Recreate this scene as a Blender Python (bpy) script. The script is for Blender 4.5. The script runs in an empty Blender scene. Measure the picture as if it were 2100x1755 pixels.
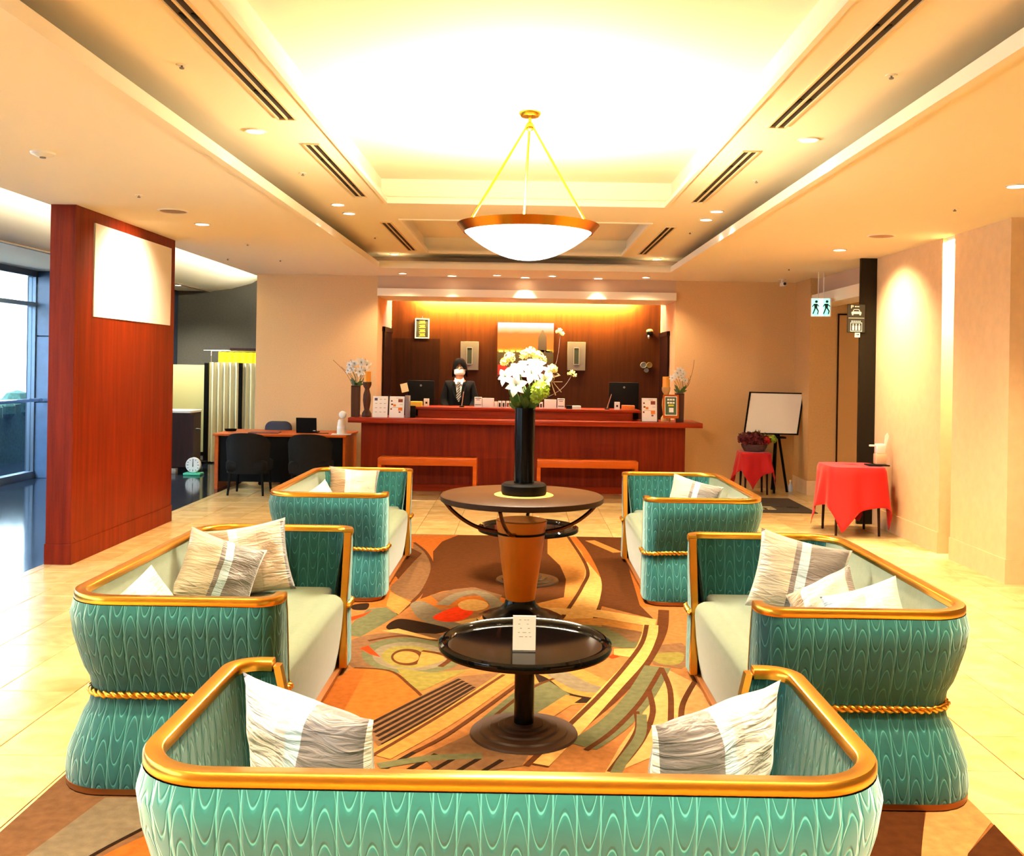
import bpy, bmesh, math, random
from mathutils import Vector, Matrix, Euler

random.seed(7)
PI = math.pi
scene = bpy.context.scene
COL = scene.collection

# ------------------------------------------------------------------ camera
# the photograph is 2100 x 1755; principal point (1073, 752), focal 1985 px, eye height 1.70 m, roll about 0.95 degrees
FPX, U0, V0, HC = 1985.0, 1073.0, 752.0, 1.70
RS, RC = math.sin(math.radians(0.95)), math.cos(math.radians(0.95))
cam_d = bpy.data.cameras.new('camera')
cam = bpy.data.objects.new('camera', cam_d)
COL.objects.link(cam)
cam_d.sensor_width = 36.0
cam_d.lens = FPX * 36.0 / 2100.0
cam_d.shift_x = -(U0 - 1050.0) / 2100.0
cam_d.shift_y = (V0 - 877.5) / 2100.0
cam_d.clip_start = 0.05
cam_d.clip_end = 200.0
m = Matrix(((RC, -RS, 0, 0), (0, 0, -1, 0), (RS, RC, 0, HC), (0, 0, 0, 1)))
cam.matrix_world = m
scene.camera = cam

# ------------------------------------------------------------------ world, daylight, exposure
world = bpy.data.worlds.new('sky')
scene.world = world
world.use_nodes = True
bg = world.node_tree.nodes['Background']
bg.inputs['Color'].default_value = (0.80, 0.92, 1.0, 1.0)
bg.inputs['Strength'].default_value = 8.0
scene.view_settings.view_transform = 'Standard'
scene.view_settings.look = 'None'
scene.view_settings.exposure = 1.28
scene.view_settings.gamma = 1.0
scene.view_settings.use_curve_mapping = False
scene.cycles.use_denoising = True
scene.cycles.max_bounces = 4
scene.cycles.diffuse_bounces = 3
scene.cycles.glossy_bounces = 2
scene.cycles.transparent_max_bounces = 6
scene.cycles.use_adaptive_sampling = True
scene.cycles.adaptive_threshold = 0.07
scene.cycles.sample_clamp_indirect = 6.0
scene.cycles.caustics_reflective = False
scene.cycles.caustics_refractive = False

# daylight enters by the window wall on the left: a light portal in that opening
def portal(loc, rot, sx, sy):
    ld = bpy.data.lights.new('daylight_portal', 'AREA'); ld.shape = 'RECTANGLE'; ld.size = sx; ld.size_y = sy; ld.cycles.is_portal = True
    lo = bpy.data.objects.new('daylight_portal', ld); COL.objects.link(lo); lo.location = loc; lo.rotation_euler = rot
portal((-7.12, 4.9, 1.47), (0, -PI / 2, 0), 2.9, 17.8)

# ------------------------------------------------------------------ pixel helpers (2100 x 1755 frame)
def pix(u, v):
    du, dv = u - U0, v - V0
    return du * RC + dv * RS, -du * RS + dv * RC
def at(u, v, d):
    x, y = pix(u, v)
    return Vector((x * d / FPX, d, HC - y * d / FPX))
def onz(u, v, z):
    x, y = pix(u, v)
    d = FPX * (HC - z) / y
    return Vector((x * d / FPX, d, z))

# ------------------------------------------------------------------ materials
def C(r, g, b):
    f = lambda c: (c / 255.0 / 12.92) if c / 255.0 <= 0.04045 else ((c / 255.0 + 0.055) / 1.055) ** 2.4
    return (f(r), f(g), f(b), 1.0)
MATS = {}
def mat(name, col, rough=0.5, metal=0.0, var=0.0, scale=8.0, bump=0.0, bscale=40.0, sheen=0.0, coat=0.0, emit=None, es=0.0,
        stretch=(1, 1, 1), spec=0.5, trans=0.0):
    if name in MATS:
        return MATS[name]
    mt = bpy.data.materials.new(name)
    mt.use_nodes = True
    nt = mt.node_tree
    b = nt.nodes['Principled BSDF']
    b.inputs['Base Color'].default_value = col
    b.inputs['Roughness'].default_value = rough
    b.inputs['Metallic'].default_value = metal
    b.inputs['Specular IOR Level'].default_value = spec
    if sheen:
        b.inputs['Sheen Weight'].default_value = sheen
        b.inputs['Sheen Roughness'].default_value = 0.35
    if coat:
        b.inputs['Coat Weight'].default_value = coat
        b.inputs['Coat Roughness'].default_value = 0.08
    if trans:
        b.inputs['Transmission Weight'].default_value = trans
    if emit:
        b.inputs['Emission Color'].default_value = emit
        b.inputs['Emission Strength'].default_value = es
    if var or bump:
        tc = nt.nodes.new('ShaderNodeTexCoord')
        mp = nt.nodes.new('ShaderNodeMapping')
        mp.inputs['Scale'].default_value = stretch
        nt.links.new(tc.outputs['Object'], mp.inputs['Vector'])
    if var:
        nz = nt.nodes.new('ShaderNodeTexNoise')
        nz.inputs['Scale'].default_value = scale
        nz.inputs['Detail'].default_value = 6
        nt.links.new(mp.outputs['Vector'], nz.inputs['Vector'])
        rp = nt.nodes.new('ShaderNodeValToRGB')
        rp.color_ramp.elements[0].position = 0.3
        rp.color_ramp.elements[1].position = 0.7
        rp.color_ramp.elements[0].color = tuple(c * (1 - var) for c in col[:3]) + (1,)
        rp.color_ramp.elements[1].color = tuple(min(1, c * (1 + var)) for c in col[:3]) + (1,)
        nt.links.new(nz.outputs['Fac'], rp.inputs['Fac'])
        nt.links.new(rp.outputs['Color'], b.inputs['Base Color'])
    if bump:
        n2 = nt.nodes.new('ShaderNodeTexNoise')
        n2.inputs['Scale'].default_value = bscale
        n2.inputs['Detail'].default_value = 4
        nt.links.new(mp.outputs['Vector'], n2.inputs['Vector'])
        bp = nt.nodes.new('ShaderNodeBump')
        bp.inputs['Strength'].default_value = bump
        bp.inputs['Distance'].default_value = 0.01
        nt.links.new(n2.outputs['Fac'], bp.inputs['Height'])
        nt.links.new(bp.outputs['Normal'], b.inputs['Normal'])
    MATS[name] = mt
    return mt

def glass_mat(name, tint=(0.9, 0.96, 1.0, 1), gloss=0.12):
    mt = bpy.data.materials.new(name)
    mt.use_nodes = True
    nt = mt.node_tree
    nt.nodes.clear()
    out = nt.nodes.new('ShaderNodeOutputMaterial')
    mix = nt.nodes.new('ShaderNodeMixShader')
    tr = nt.nodes.new('ShaderNodeBsdfTransparent')
    gl = nt.nodes.new('ShaderNodeBsdfGlossy')
    tr.inputs['Color'].default_value = tint
    gl.inputs['Roughness'].default_value = 0.02
    mix.inputs['Fac'].default_value = gloss
    nt.links.new(tr.outputs[0], mix.inputs[1])
    nt.links.new(gl.outputs[0], mix.inputs[2])
    nt.links.new(mix.outputs[0], out.inputs['Surface'])
    return mt

def wood(name, c1, c2, rough=0.35, axis='Z', coat=0.25, scale=1.0):
    mt = bpy.data.materials.new(name)
    mt.use_nodes = True
    nt = mt.node_tree
    b = nt.nodes['Principled BSDF']
    tc = nt.nodes.new('ShaderNodeTexCoord')
    mp = nt.nodes.new('ShaderNodeMapping')
    s = {'Z': (14, 14, 0.7), 'X': (0.7, 14, 14), 'Y': (14, 0.7, 14)}[axis]
    mp.inputs['Scale'].default_value = tuple(k * scale for k in s)
    nt.links.new(tc.outputs['Object'], mp.inputs['Vector'])
    nz = nt.nodes.new('ShaderNodeTexNoise')
    nz.inputs['Scale'].default_value = 1.6
    nz.inputs['Detail'].default_value = 8
    nz.inputs['Roughness'].default_value = 0.65
    nt.links.new(mp.outputs['Vector'], nz.inputs['Vector'])
    rp = nt.nodes.new('ShaderNodeValToRGB')
    rp.color_ramp.elements[0].position = 0.32
    rp.color_ramp.elements[1].position = 0.68
    rp.color_ramp.elements[0].color = c1
    rp.color_ramp.elements[1].color = c2
    nt.links.new(nz.outputs['Fac'], rp.inputs['Fac'])
    nt.links.new(rp.outputs['Color'], b.inputs['Base Color'])
    b.inputs['Roughness'].default_value = rough
    b.inputs['Coat Weight'].default_value = coat
    b.inputs['Coat Roughness'].default_value = 0.15
    b.inputs['Specular IOR Level'].default_value = 0.12
    MATS[name] = mt
    return mt

def emis(name, col, s):
    if name in MATS:
        return MATS[name]
    mt = bpy.data.materials.new(name)
    mt.use_nodes = True
    b = mt.node_tree.nodes['Principled BSDF']
    b.inputs['Base Color'].default_value = (0.9, 0.9, 0.9, 1)
    b.inputs['Emission Color'].default_value = col
    b.inputs['Emission Strength'].default_value = s
    MATS[name] = mt
    return mt

# node helpers for the quilted velvet
def N(nt, op, a, b=None, c=None):
    n = nt.nodes.new('ShaderNodeMath')
    n.operation = op
    for i, x in enumerate((a, b, c)):
        if x is None:
            continue
        if isinstance(x, (int, float)):
            n.inputs[i].default_value = x
        else:
            nt.links.new(x, n.inputs[i])
    return n.outputs[0]

def velvet(name, base, light):
    mt = bpy.data.materials.new(name)
    mt.use_nodes = True
    nt = mt.node_tree
    b = nt.nodes['Principled BSDF']
    uv = nt.nodes.new('ShaderNodeUVMap')
    sp = nt.nodes.new('ShaderNodeSeparateXYZ')
    nt.links.new(uv.outputs['UV'], sp.inputs[0])
    x, y = sp.outputs[0], sp.outputs[1]
    col = N(nt, 'DIVIDE', x, 0.0535)
    fx = N(nt, 'SUBTRACT', N(nt, 'FRACT', col), 0.5)              # -0.5 .. 0.5 across one channel
    par = N(nt, 'FLOORED_MODULO', N(nt, 'FLOOR', col), 2.0)       # 0 / 1 alternate channels
    sgn = N(nt, 'SUBTRACT', N(nt, 'MULTIPLY', par, 2.0), 1.0)
    q = N(nt, 'MULTIPLY', N(nt, 'MULTIPLY', fx, fx), 4.4)
    row = N(nt, 'ADD', N(nt, 'DIVIDE', y, 0.082), N(nt, 'MULTIPLY', q, sgn))
    fr = N(nt, 'ABSOLUTE', N(nt, 'SUBTRACT', N(nt, 'FRACT', row), 0.5))
    arch = N(nt, 'SMOOTHSTEP' if False else 'MULTIPLY', fr, 1.0)
    def sstep(v, lo, hi):
        mr = nt.nodes.new('ShaderNodeMapRange')
        mr.interpolation_type = 'SMOOTHSTEP'
        mr.inputs['From Min'].default_value = lo
        mr.inputs['From Max'].default_value = hi
        nt.links.new(v, mr.inputs['Value'])
        return mr.outputs[0]
    a1 = sstep(arch, 0.0, 0.16)
    edge = N(nt, 'SUBTRACT', 0.5, N(nt, 'ABSOLUTE', fx))
    a2 = sstep(edge, 0.0, 0.14)
    h = N(nt, 'ADD', N(nt, 'MULTIPLY', a1, 0.45), N(nt, 'MULTIPLY', a2, 0.8))
    bp = nt.nodes.new('ShaderNodeBump')
    bp.inputs['Strength'].default_value = 0.6
    bp.inputs['Distance'].default_value = 0.007
    nt.links.new(h, bp.inputs['Height'])
    nt.links.new(bp.outputs['Normal'], b.inputs['Normal'])
    seam = N(nt, 'MINIMUM', sstep(arch, 0.0, 0.06), sstep(edge, 0.0, 0.05))  # seams get a paler colour that paints in the velvet's sheen
    mx = nt.nodes.new('ShaderNodeMixRGB')
    nt.links.new(seam, mx.inputs['Fac'])
    mx.inputs[1].default_value = light
    nz = nt.nodes.new('ShaderNodeTexNoise')
    nz.inputs['Scale'].default_value = 9.0
    nz.inputs['Detail'].default_value = 5
    rp = nt.nodes.new('ShaderNodeValToRGB')
    rp.color_ramp.elements[0].position = 0.3
    rp.color_ramp.elements[1].position = 0.7
    rp.color_ramp.elements[0].color = tuple(c * 0.8 for c in base[:3]) + (1,)
    rp.color_ramp.elements[1].color = tuple(c * 1.15 for c in base[:3]) + (1,)
    nt.links.new(nz.outputs['Fac'], rp.inputs['Fac'])
    nt.links.new(rp.outputs['Color'], mx.inputs[2])
    nt.links.new(mx.outputs['Color'], b.inputs['Base Color'])
    b.inputs['Roughness'].default_value = 0.62
    b.inputs['Sheen Weight'].default_value = 0.4
    b.inputs['Sheen Roughness'].default_value = 0.5
    b.inputs['Sheen Tint'].default_value = (0.70, 0.98, 0.95, 1)
    b.inputs['Specular IOR Level'].default_value = 0.25
    MATS[name] = mt
    return mt

def striped(name, stops, seed=0.0):
    """cushion cover: colour bands across the UV width, fine weave relief"""
    mt = bpy.data.materials.new(name)
    mt.use_nodes = True
    nt = mt.node_tree
    b = nt.nodes['Principled BSDF']
    uv = nt.nodes.new('ShaderNodeUVMap')
    sp = nt.nodes.new('ShaderNodeSeparateXYZ')
    nt.links.new(uv.outputs['UV'], sp.inputs[0])
    rp = nt.nodes.new('ShaderNodeValToRGB')
    rp.color_ramp.interpolation = 'CONSTANT'
    els = rp.color_ramp.elements
    els[0].position, els[0].color = stops[0]
    els[1].position, els[1].color = stops[1]
    for p, c in stops[2:]:
        e = els.new(p)
        e.color = c
    nt.links.new(sp.outputs[0], rp.inputs['Fac'])
    nt.links.new(rp.outputs['Color'], b.inputs['Base Color'])
    wv = nt.nodes.new('ShaderNodeTexNoise')
    wv.inputs['Scale'].default_value = 5.0
    wv.inputs['Detail'].default_value = 3
    wv.inputs['Distortion'].default_value = 1.2
    mp = nt.nodes.new('ShaderNodeMapping')
    mp.inputs['Scale'].default_value = (0.7, 3.0, 1)
    mp.inputs['Location'].default_value = (seed, seed * 2, 0)
    nt.links.new(uv.outputs['UV'], mp.inputs['Vector'])
    nt.links.new(mp.outputs['Vector'], wv.inputs['Vector'])
    bp = nt.nodes.new('ShaderNodeBump')
    bp.inputs['Strength'].default_value = 0.55
    bp.inputs['Distance'].default_value = 0.03
    nt.links.new(wv.outputs['Fac'], bp.inputs['Height'])
    nt.links.new(bp.outputs['Normal'], b.inputs['Normal'])
    b.inputs['Roughness'].default_value = 0.45
    b.inputs['Sheen Weight'].default_value = 0.4
    MATS[name] = mt
    return mt

def tile_mat():
    mt = bpy.data.materials.new('beige_marble_tile')
    mt.use_nodes = True
    nt = mt.node_tree
    b = nt.nodes['Principled BSDF']
    geo = nt.nodes.new('ShaderNodeNewGeometry')
    oi = nt.nodes.new('ShaderNodeObjectInfo')
    nz = nt.nodes.new('ShaderNodeTexNoise')
    nz.inputs['Scale'].default_value = 3.5
    nz.inputs['Detail'].default_value = 9
    nz.inputs['Distortion'].default_value = 1.4
    ad = nt.nodes.new('ShaderNodeVectorMath')
    ad.operation = 'ADD'
    sc = nt.nodes.new('ShaderNodeVectorMath')
    sc.operation = 'SCALE'
    cb = nt.nodes.new('ShaderNodeCombineXYZ')
    nt.links.new(oi.outputs['Random'], cb.inputs[0])
    nt.links.new(oi.outputs['Random'], cb.inputs[2])
    nt.links.new(cb.outputs[0], sc.inputs[0])
    sc.inputs['Scale'].default_value = 30.0
    nt.links.new(geo.outputs['Position'], ad.inputs[0])
    nt.links.new(sc.outputs[0], ad.inputs[1])
    nt.links.new(ad.outputs[0], nz.inputs['Vector'])
    rp = nt.nodes.new('ShaderNodeValToRGB')
    rp.color_ramp.elements[0].position = 0.25
    rp.color_ramp.elements[1].position = 0.75
    rp.color_ramp.elements[0].color = C(202, 164, 100)
    rp.color_ramp.elements[1].color = C(236, 206, 146)
    nt.links.new(nz.outputs['Fac'], rp.inputs['Fac'])
    hs = nt.nodes.new('ShaderNodeHueSaturation')
    nt.links.new(rp.outputs['Color'], hs.inputs['Color'])
    mr = nt.nodes.new('ShaderNodeMapRange')
    mr.inputs['To Min'].default_value = 0.93
    mr.inputs['To Max'].default_value = 1.06
    nt.links.new(oi.outputs['Random'], mr.inputs['Value'])
    nt.links.new(mr.outputs[0], hs.inputs['Value'])
    nt.links.new(hs.outputs['Color'], b.inputs['Base Color'])
    b.inputs['Roughness'].default_value = 0.17
    b.inputs['Specular IOR Level'].default_value = 0.6
    MATS['tile'] = mt
    return mt

# ------------------------------------------------------------------ mesh helpers
class MB:
    """collects geometry for ONE mesh object"""
    def __init__(s):
        s.v, s.f, s.uv, s.mi = [], [], {}, []
    def face(s, idx, m=0, uv=None):
        if uv:
            s.uv[len(s.f)] = uv
        s.f.append(tuple(idx)); s.mi.append(m)
    def box(s, x0, x1, y0, y1, z0, z1, m=0):
        o = len(s.v)
        s.v += [(x, y, z) for z in (z0, z1) for y in (y0, y1) for x in (x0, x1)]
        for q in ((0, 2, 3, 1), (4, 5, 7, 6), (0, 1, 5, 4), (2, 6, 7, 3), (0, 4, 6, 2), (1, 3, 7, 5)):
            s.face([o + i for i in q], m)
        return s
    def quad(s, a, b, c, d, m=0):
        o = len(s.v)
        s.v += [tuple(a), tuple(b), tuple(c), tuple(d)]
        s.face((o, o + 1, o + 2, o + 3), m)
        return s
    def poly(s, pts, m=0):
        o = len(s.v)
        s.v += [tuple(p) for p in pts]
        s.face(range(o, o + len(pts)), m)
        return s
    def prism(s, pts, off, m=0):
        """closed polygon pts (3-D) extruded by vector off"""
        o = len(s.v); n = len(pts); off = Vector(off)
        s.v += [tuple(p) for p in pts] + [tuple(Vector(p) + off) for p in pts]
        s.face(range(o + n - 1, o - 1, -1), m)
        s.face(range(o + n, o + 2 * n), m)
        for i in range(n):
            j = (i + 1) % n
            s.face((o + i, o + j, o + n + j, o + n + i), m)
        return s
    def lathe(s, prof, n=32, c=(0, 0, 0), m=0, closed=False):
        """profile of (r, z) turned round the vertical axis through c"""
        o = len(s.v); k = len(prof)
        for i in range(n):
            a = 2 * PI * i / n
            for r, z in prof:
                s.v.append((c[0] + r * math.cos(a), c[1] + r * math.sin(a), c[2] + z))
        for i in range(n):
            j = (i + 1) % n
            for p in range(k - 1 if not closed else k):
                q = (p + 1) % k
                s.face((o + i * k + p, o + j * k + p, o + j * k + q, o + i * k + q), m)
        if not closed:
            for p in (0, k - 1):
                if prof[p][0] > 1e-6:
                    idx = [o + i * k + p for i in range(n)]
                    s.face(idx if p == k - 1 else idx[::-1], m)
        return s
    def tube(s, pts, r, n=8, m=0, cap=True):
        pts = [Vector(p) for p in pts]
        rr = r if isinstance(r, (list, tuple)) else [r] * len(pts)
        o = len(s.v)
        up = Vector((0, 0, 1)); nrm = None
        for i, p in enumerate(pts):
            t = (pts[min(i + 1, len(pts) - 1)] - pts[max(i - 1, 0)]).normalized()
            if nrm is None:
                nrm = up.cross(t)
                if nrm.length < 1e-3:
                    nrm = Vector((1, 0, 0)).cross(t)
            nrm = (nrm - t * nrm.dot(t)).normalized()
            bn = t.cross(nrm)
            for k in range(n):
                a = 2 * PI * k / n
                s.v.append(tuple(p + (nrm * math.cos(a) + bn * math.sin(a)) * rr[i]))
        for i in range(len(pts) - 1):
            for k in range(n):
                l = (k + 1) % n
                s.face((o + i * n + k, o + i * n + l, o + (i + 1) * n + l, o + (i + 1) * n + k), m)
        if cap:
            s.face([o + k for k in range(n)][::-1], m)
            s.face([o + (len(pts) - 1) * n + k for k in range(n)], m)
        return s
    def grid(s, rows, m=0, uvs=None, flip=False):
        """rows: list of equally long lists of points"""
        o = len(s.v); w = len(rows[0])
        for r in rows:
            s.v += [tuple(p) for p in r]
        for i in range(len(rows) - 1):
            for j in range(w - 1):
                q = [(i, j), (i, j + 1), (i + 1, j + 1), (i + 1, j)]
                if flip:
                    q = q[::-1]
                s.face([o + a * w + b for a, b in q], m, [uvs[a][b] for a, b in q] if uvs else None)
        return s
    def sphere(s, c, r, nu=10, nv=6, sc=(1, 1, 1), m=0):
        prof = [(max(1e-7, math.sin(PI * i / nv)) * r, -math.cos(PI * i / nv) * r) for i in range(nv + 1)]
        o = len(s.v)
        s.lathe(prof, nu, (0, 0, 0), m)
        for i in range(o, len(s.v)):
            v = s.v[i]
            s.v[i] = (c[0] + v[0] * sc[0], c[1] + v[1] * sc[1], c[2] + v[2] * sc[2])
        return s
    def mesh(s, name, mats, smooth=None, bevel=0.0, seg=2):
        me = bpy.data.meshes.new(name)
        me.from_pydata(s.v, [], s.f)
        mats = mats if isinstance(mats, (list, tuple)) else [mats]
        for mt in mats:
            me.materials.append(mt)
        for i, k in enumerate(s.mi):
            if k:
                me.polygons[i].material_index = k
        if s.uv:
            ul = me.uv_layers.new(name='UVMap')
            for i, uv in s.uv.items():
                for li, t in zip(me.polygons[i].loop_indices, uv):
                    ul.data[li].uv = t
        if bevel:
            bm = bmesh.new(); bm.from_mesh(me)
            es = [e for e in bm.edges if len(e.link_faces) == 2 and e.calc_face_angle(0) > 0.6]
            bmesh.ops.bevel(bm, geom=es, offset=bevel, segments=seg, affect='EDGES', profile=0.5, clamp_overlap=True)
            bm.to_mesh(me); bm.free()
            smooth = 40 if smooth is None else smooth
        me.validate()
        if smooth is not None:
            for p in me.polygons:
                p.use_smooth = True
            me.set_sharp_from_angle(angle=math.radians(smooth))
        me.update()
        return me
    def build(s, name, mats, parent=None, smooth=None, bevel=0.0, seg=2, loc=None, rot=None):
        o = bpy.data.objects.new(name, s.mesh(name, mats, smooth, bevel, seg))
        COL.objects.link(o)
        if parent:
            o.parent = parent
        if loc is not None:
            o.location = loc
        if rot is not None:
            o.rotation_euler = rot
        return o

def link(name, me, parent=None, loc=None, rot=None):
    o = bpy.data.objects.new(name, me)
    COL.objects.link(o)
    if parent:
        o.parent = parent
    if loc is not None:
        o.location = loc
    if rot is not None:
        o.rotation_euler = rot
    return o
def tag(o, label, cat, group=None):
    o['label'] = label; o['category'] = cat
    if group:
        o['group'] = group
    return o
def thing(name, label, cat, loc=(0, 0, 0), rz=0.0, group=None, rot=None):
    o = bpy.data.objects.new(name, None)
    COL.objects.link(o)
    o.empty_display_size = 0.1
    o.location = loc
    o.rotation_euler = rot if rot else (0, 0, rz)
    return tag(o, label, cat, group)
def struct(o, label=None):
    o['kind'] = 'structure'
    if label:
        o['label'] = label
    return o
def copy_tree(o, parent=None):
    c = o.copy(); COL.objects.link(c); c.parent = parent
    for ch in list(o.children):
        copy_tree(ch, c)
    return c
def spline(pts, n=8, closed=False):
    P = [Vector(p) for p in pts]
    out = []
    L = len(P)
    rng = range(L if closed else L - 1)
    for i in rng:
        if closed:
            p0, p1, p2, p3 = P[(i - 1) % L], P[i], P[(i + 1) % L], P[(i + 2) % L]
        else:
            p0, p1, p2, p3 = P[max(i - 1, 0)], P[i], P[i + 1], P[min(i + 2, L - 1)]
        for k in range(n):
            t = k / n
            out.append(0.5 * ((2 * p1) + (p2 - p0) * t + (2 * p0 - 5 * p1 + 4 * p2 - p3) * t * t + (3 * p1 - p0 - 3 * p2 + p3) * t ** 3))
    if not closed:
        out.append(P[-1])
    return out
def circle_pts(r, n, z=0.0, c=(0, 0)):
    return [(c[0] + r * math.cos(2 * PI * i / n), c[1] + r * math.sin(2 * PI * i / n), z) for i in range(n)]

# ------------------------------------------------------------------ palette
M_ceil = mat('ceiling_paint', C(246, 233, 208), 0.85)
M_ceil_up = mat('tray_ceiling_paint', C(242, 228, 198), 0.85)
M_trim = mat('cream_cornice', C(246, 232, 205), 0.6)
M_wall = mat('beige_wallpaper', C(216, 172, 120), 0.8, var=0.05, scale=60, bump=0.12, bscale=160)
M_wall_r = mat('peach_wall_panel', C(226, 190, 146), 0.62, var=0.05, scale=12, bump=0.05, bscale=90)
M_header = mat('mauve_fascia', C(205, 170, 140), 0.8)
M_dark = mat('dark_grey_wall', C(74, 72, 66), 0.8, var=0.1, scale=30)
M_col = mat('dark_bronze_column', C(30, 25, 16), 0.6, spec=0.1, var=0.1, scale=20)
M_blue = mat('blue_grey_stone', C(64, 92, 128), 0.35, var=0.12, scale=6)
M_granite = mat('polished_dark_granite', C(24, 32, 44), 0.10, var=0.35, scale=5, spec=0.6)
M_redwood = wood('red_mahogany_veneer', C(92, 20, 1), C(126, 34, 3), 0.45, 'Z', 0.0)
M_redwood_x = wood('red_mahogany_top', C(118, 28, 2), C(156, 44, 5), 0.35, 'X', 0.12)
M_darkwood = wood('dark_walnut_panel', C(30, 9, 3), C(50, 17, 5), 0.45, 'Z', 0.05)
M_backwood = wood('amber_walnut_panel', C(46, 15, 3), C(66, 25, 5), 0.5, 'Z', 0.0)
M_orange = wood('orange_beech', C(168, 70, 10), C(192, 88, 16), 0.4, 'X', 0.1)
M_black = mat('black_lacquer', C(9, 7, 7), 0.2, spec=0.15)
M_blackm = mat('black_matte', C(10, 9, 9), 0.6, spec=0.08)
M_blackgl = mat('black_gloss', C(5, 4, 4), 0.07, spec=0.22)
M_bronze = mat('dark_bronze_base', C(46, 28, 16), 0.45, 0.0, spec=0.2)
M_gold = mat('brushed_gold', C(230, 168, 62), 0.28, 1.0, bump=0.03, bscale=200)
M_brass = mat('polished_brass', C(228, 170, 50), 0.22, 1.0)
M_white = mat('white_plastic', C(238, 234, 226), 0.45)
M_paper = mat('white_paper', C(246, 240, 232), 0.7)
M_chrome = mat('chrome', C(210, 210, 212), 0.15, 1.0)
M_grey = mat('grey_plastic', C(120, 115, 112), 0.5)
M_ink = mat('black_ink', C(20, 18, 18), 0.7)
M_leaf = mat('leaf_green', C(58, 84, 30), 0.5, var=0.3, scale=20)
M_petal = mat('white_petal', C(232, 226, 218), 0.6)
M_petaly = mat('cream_petal', C(206, 190, 110), 0.6)
M_lime = mat('lime_bloom', C(150, 176, 40), 0.5, var=0.3, scale=40)
M_twig = mat('brown_twig', C(110, 74, 38), 0.7)
M_red = mat('red_cloth', C(190, 3, 3), 0.8, bump=0.1, bscale=120, sheen=0.2)
WARM = (1.0, 0.77, 0.47)
WARMC = (1.0, 0.84, 0.60, 1)

# ================================================================== THE SETTING
ZC, ZU, ZT = 2.98, 3.17, 3.39           # low ceiling, tray ceiling, inner tray
XL, XR = -3.95, 3.95
YB = 14.0                               # back wall plane

# ---- floors
M_tile = tile_mat()
M_grout = mat('tile_joint', C(150, 118, 76), 0.8)
b = MB().box(XL, 9.0, -4.0, 16.0, -0.10, -0.012)
floor = struct(b.build('floor', M_grout), 'beige marble tiled lobby floor')
RUG = (-1.84, 1.80, 1.2, 9.71)          # x0, x1, y0, y1
PT, TX0, TY0 = 0.4, -1.865, 3.752
def tile_mesh(w, h):
    e, c, t = 0.0022, 0.003, 0.012
    t_ = MB()
    x0, x1, y0, y1 = -w / 2 + e, w / 2 - e, -h / 2 + e, h / 2 - e
    o = [(x0, y0, -t), (x1, y0, -t), (x1, y1, -t), (x0, y1, -t)]
    k = [(x0, y0, -0.0016), (x1, y0, -0.0016), (x1, y1, -0.0016), (x0, y1, -0.0016)]
    q = [(x0 + c, y0 + c, 0), (x1 - c, y0 + c, 0), (x1 - c, y1 - c, 0), (x0 + c, y1 - c, 0)]
    t_.v = o + k + q
    for i in range(4):
        j = (i + 1) % 4
        t_.face((i, j, 4 + j, 4 + i)); t_.face((4 + i, 4 + j, 8 + j, 8 + i))
    t_.face((8, 9, 10, 11))
    return t_.mesh('tile', M_tile)
cells = []
for i in range(-6, 28):
    x0, x1 = TX0 + i * PT, TX0 + (i + 1) * PT
    for j in range(-18, 31):
        y0, y1 = TY0 + j * PT, TY0 + (j + 1) * PT
        a0, a1, b0, b1 = max(x0, XL), x1, max(y0, -4), y1
        if a1 - a0 < 0.01:
            continue
        # cut by the inlaid rug
        if b0 < RUG[3] - 0.01:
            if a0 >= RUG[0] - 0.01 and a1 <= RUG[1] + 0.01 and b1 <= RUG[3] + 0.01 and b0 > RUG[2]:
                continue
            if a1 > RUG[0] and a0 < RUG[1] and b1 > RUG[2]:
                if a0 < RUG[0] - 0.001:
                    a1 = RUG[0]
                elif a1 > RUG[1] + 0.001:
                    a0 = RUG[1]
                elif b1 > RUG[3]:
                    b0 = RUG[3]
                elif b0 < RUG[2]:
                    b1 = RUG[2]
                if b1 > RUG[3] and a0 >= RUG[0] and a1 <= RUG[1]:
                    b0 = max(b0, RUG[3])
        if a1 - a0 < 0.015 or b1 - b0 < 0.015:
            continue
        cells.append((a0, a1, b0, b1))
def seen(c):
    x, y = (c[0] + c[1]) / 2, (c[2] + c[3]) / 2
    if y < 2.5:
        return 0.0
    u = U0 + FPX * x / y; v = V0 + FPX * HC / y
    if not (-80 < u < 2180 and v < 1830) or x > 4.6 or y > 13.3:
        return 0.0
    return (c[1] - c[0]) * (c[3] - c[2]) / y ** 3
cells.sort(key=lambda c: -seen(c))
tmesh = {}
rest = MB()
nt_ = 0
for c in cells:
    w, h = round(c[1] - c[0], 3), round(c[3] - c[2], 3)
    cx, cy = (c[0] + c[1]) / 2, (c[2] + c[3]) / 2
    if seen(c) > 0 and nt_ < 298:
        if (w, h) not in tmesh:
            tmesh[(w, h)] = tile_mesh(w, h)
        link('tile', tmesh[(w, h)], floor, (cx, cy, 0))
        nt_ += 1
    else:
        e = 0.0022
        rest.box(c[0] + e, c[1] - e, c[2] + e, c[3] - e, -0.012, 0)
r_ = rest.build('tile_field', M_tile, floor); r_['kind'] = 'stuff'
struct(MB().box(-12.0, XL, -4.0, 18.5, -0.10, 0.0).build('floor_side', M_granite), 'polished dark granite floor by the windows')

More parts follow.
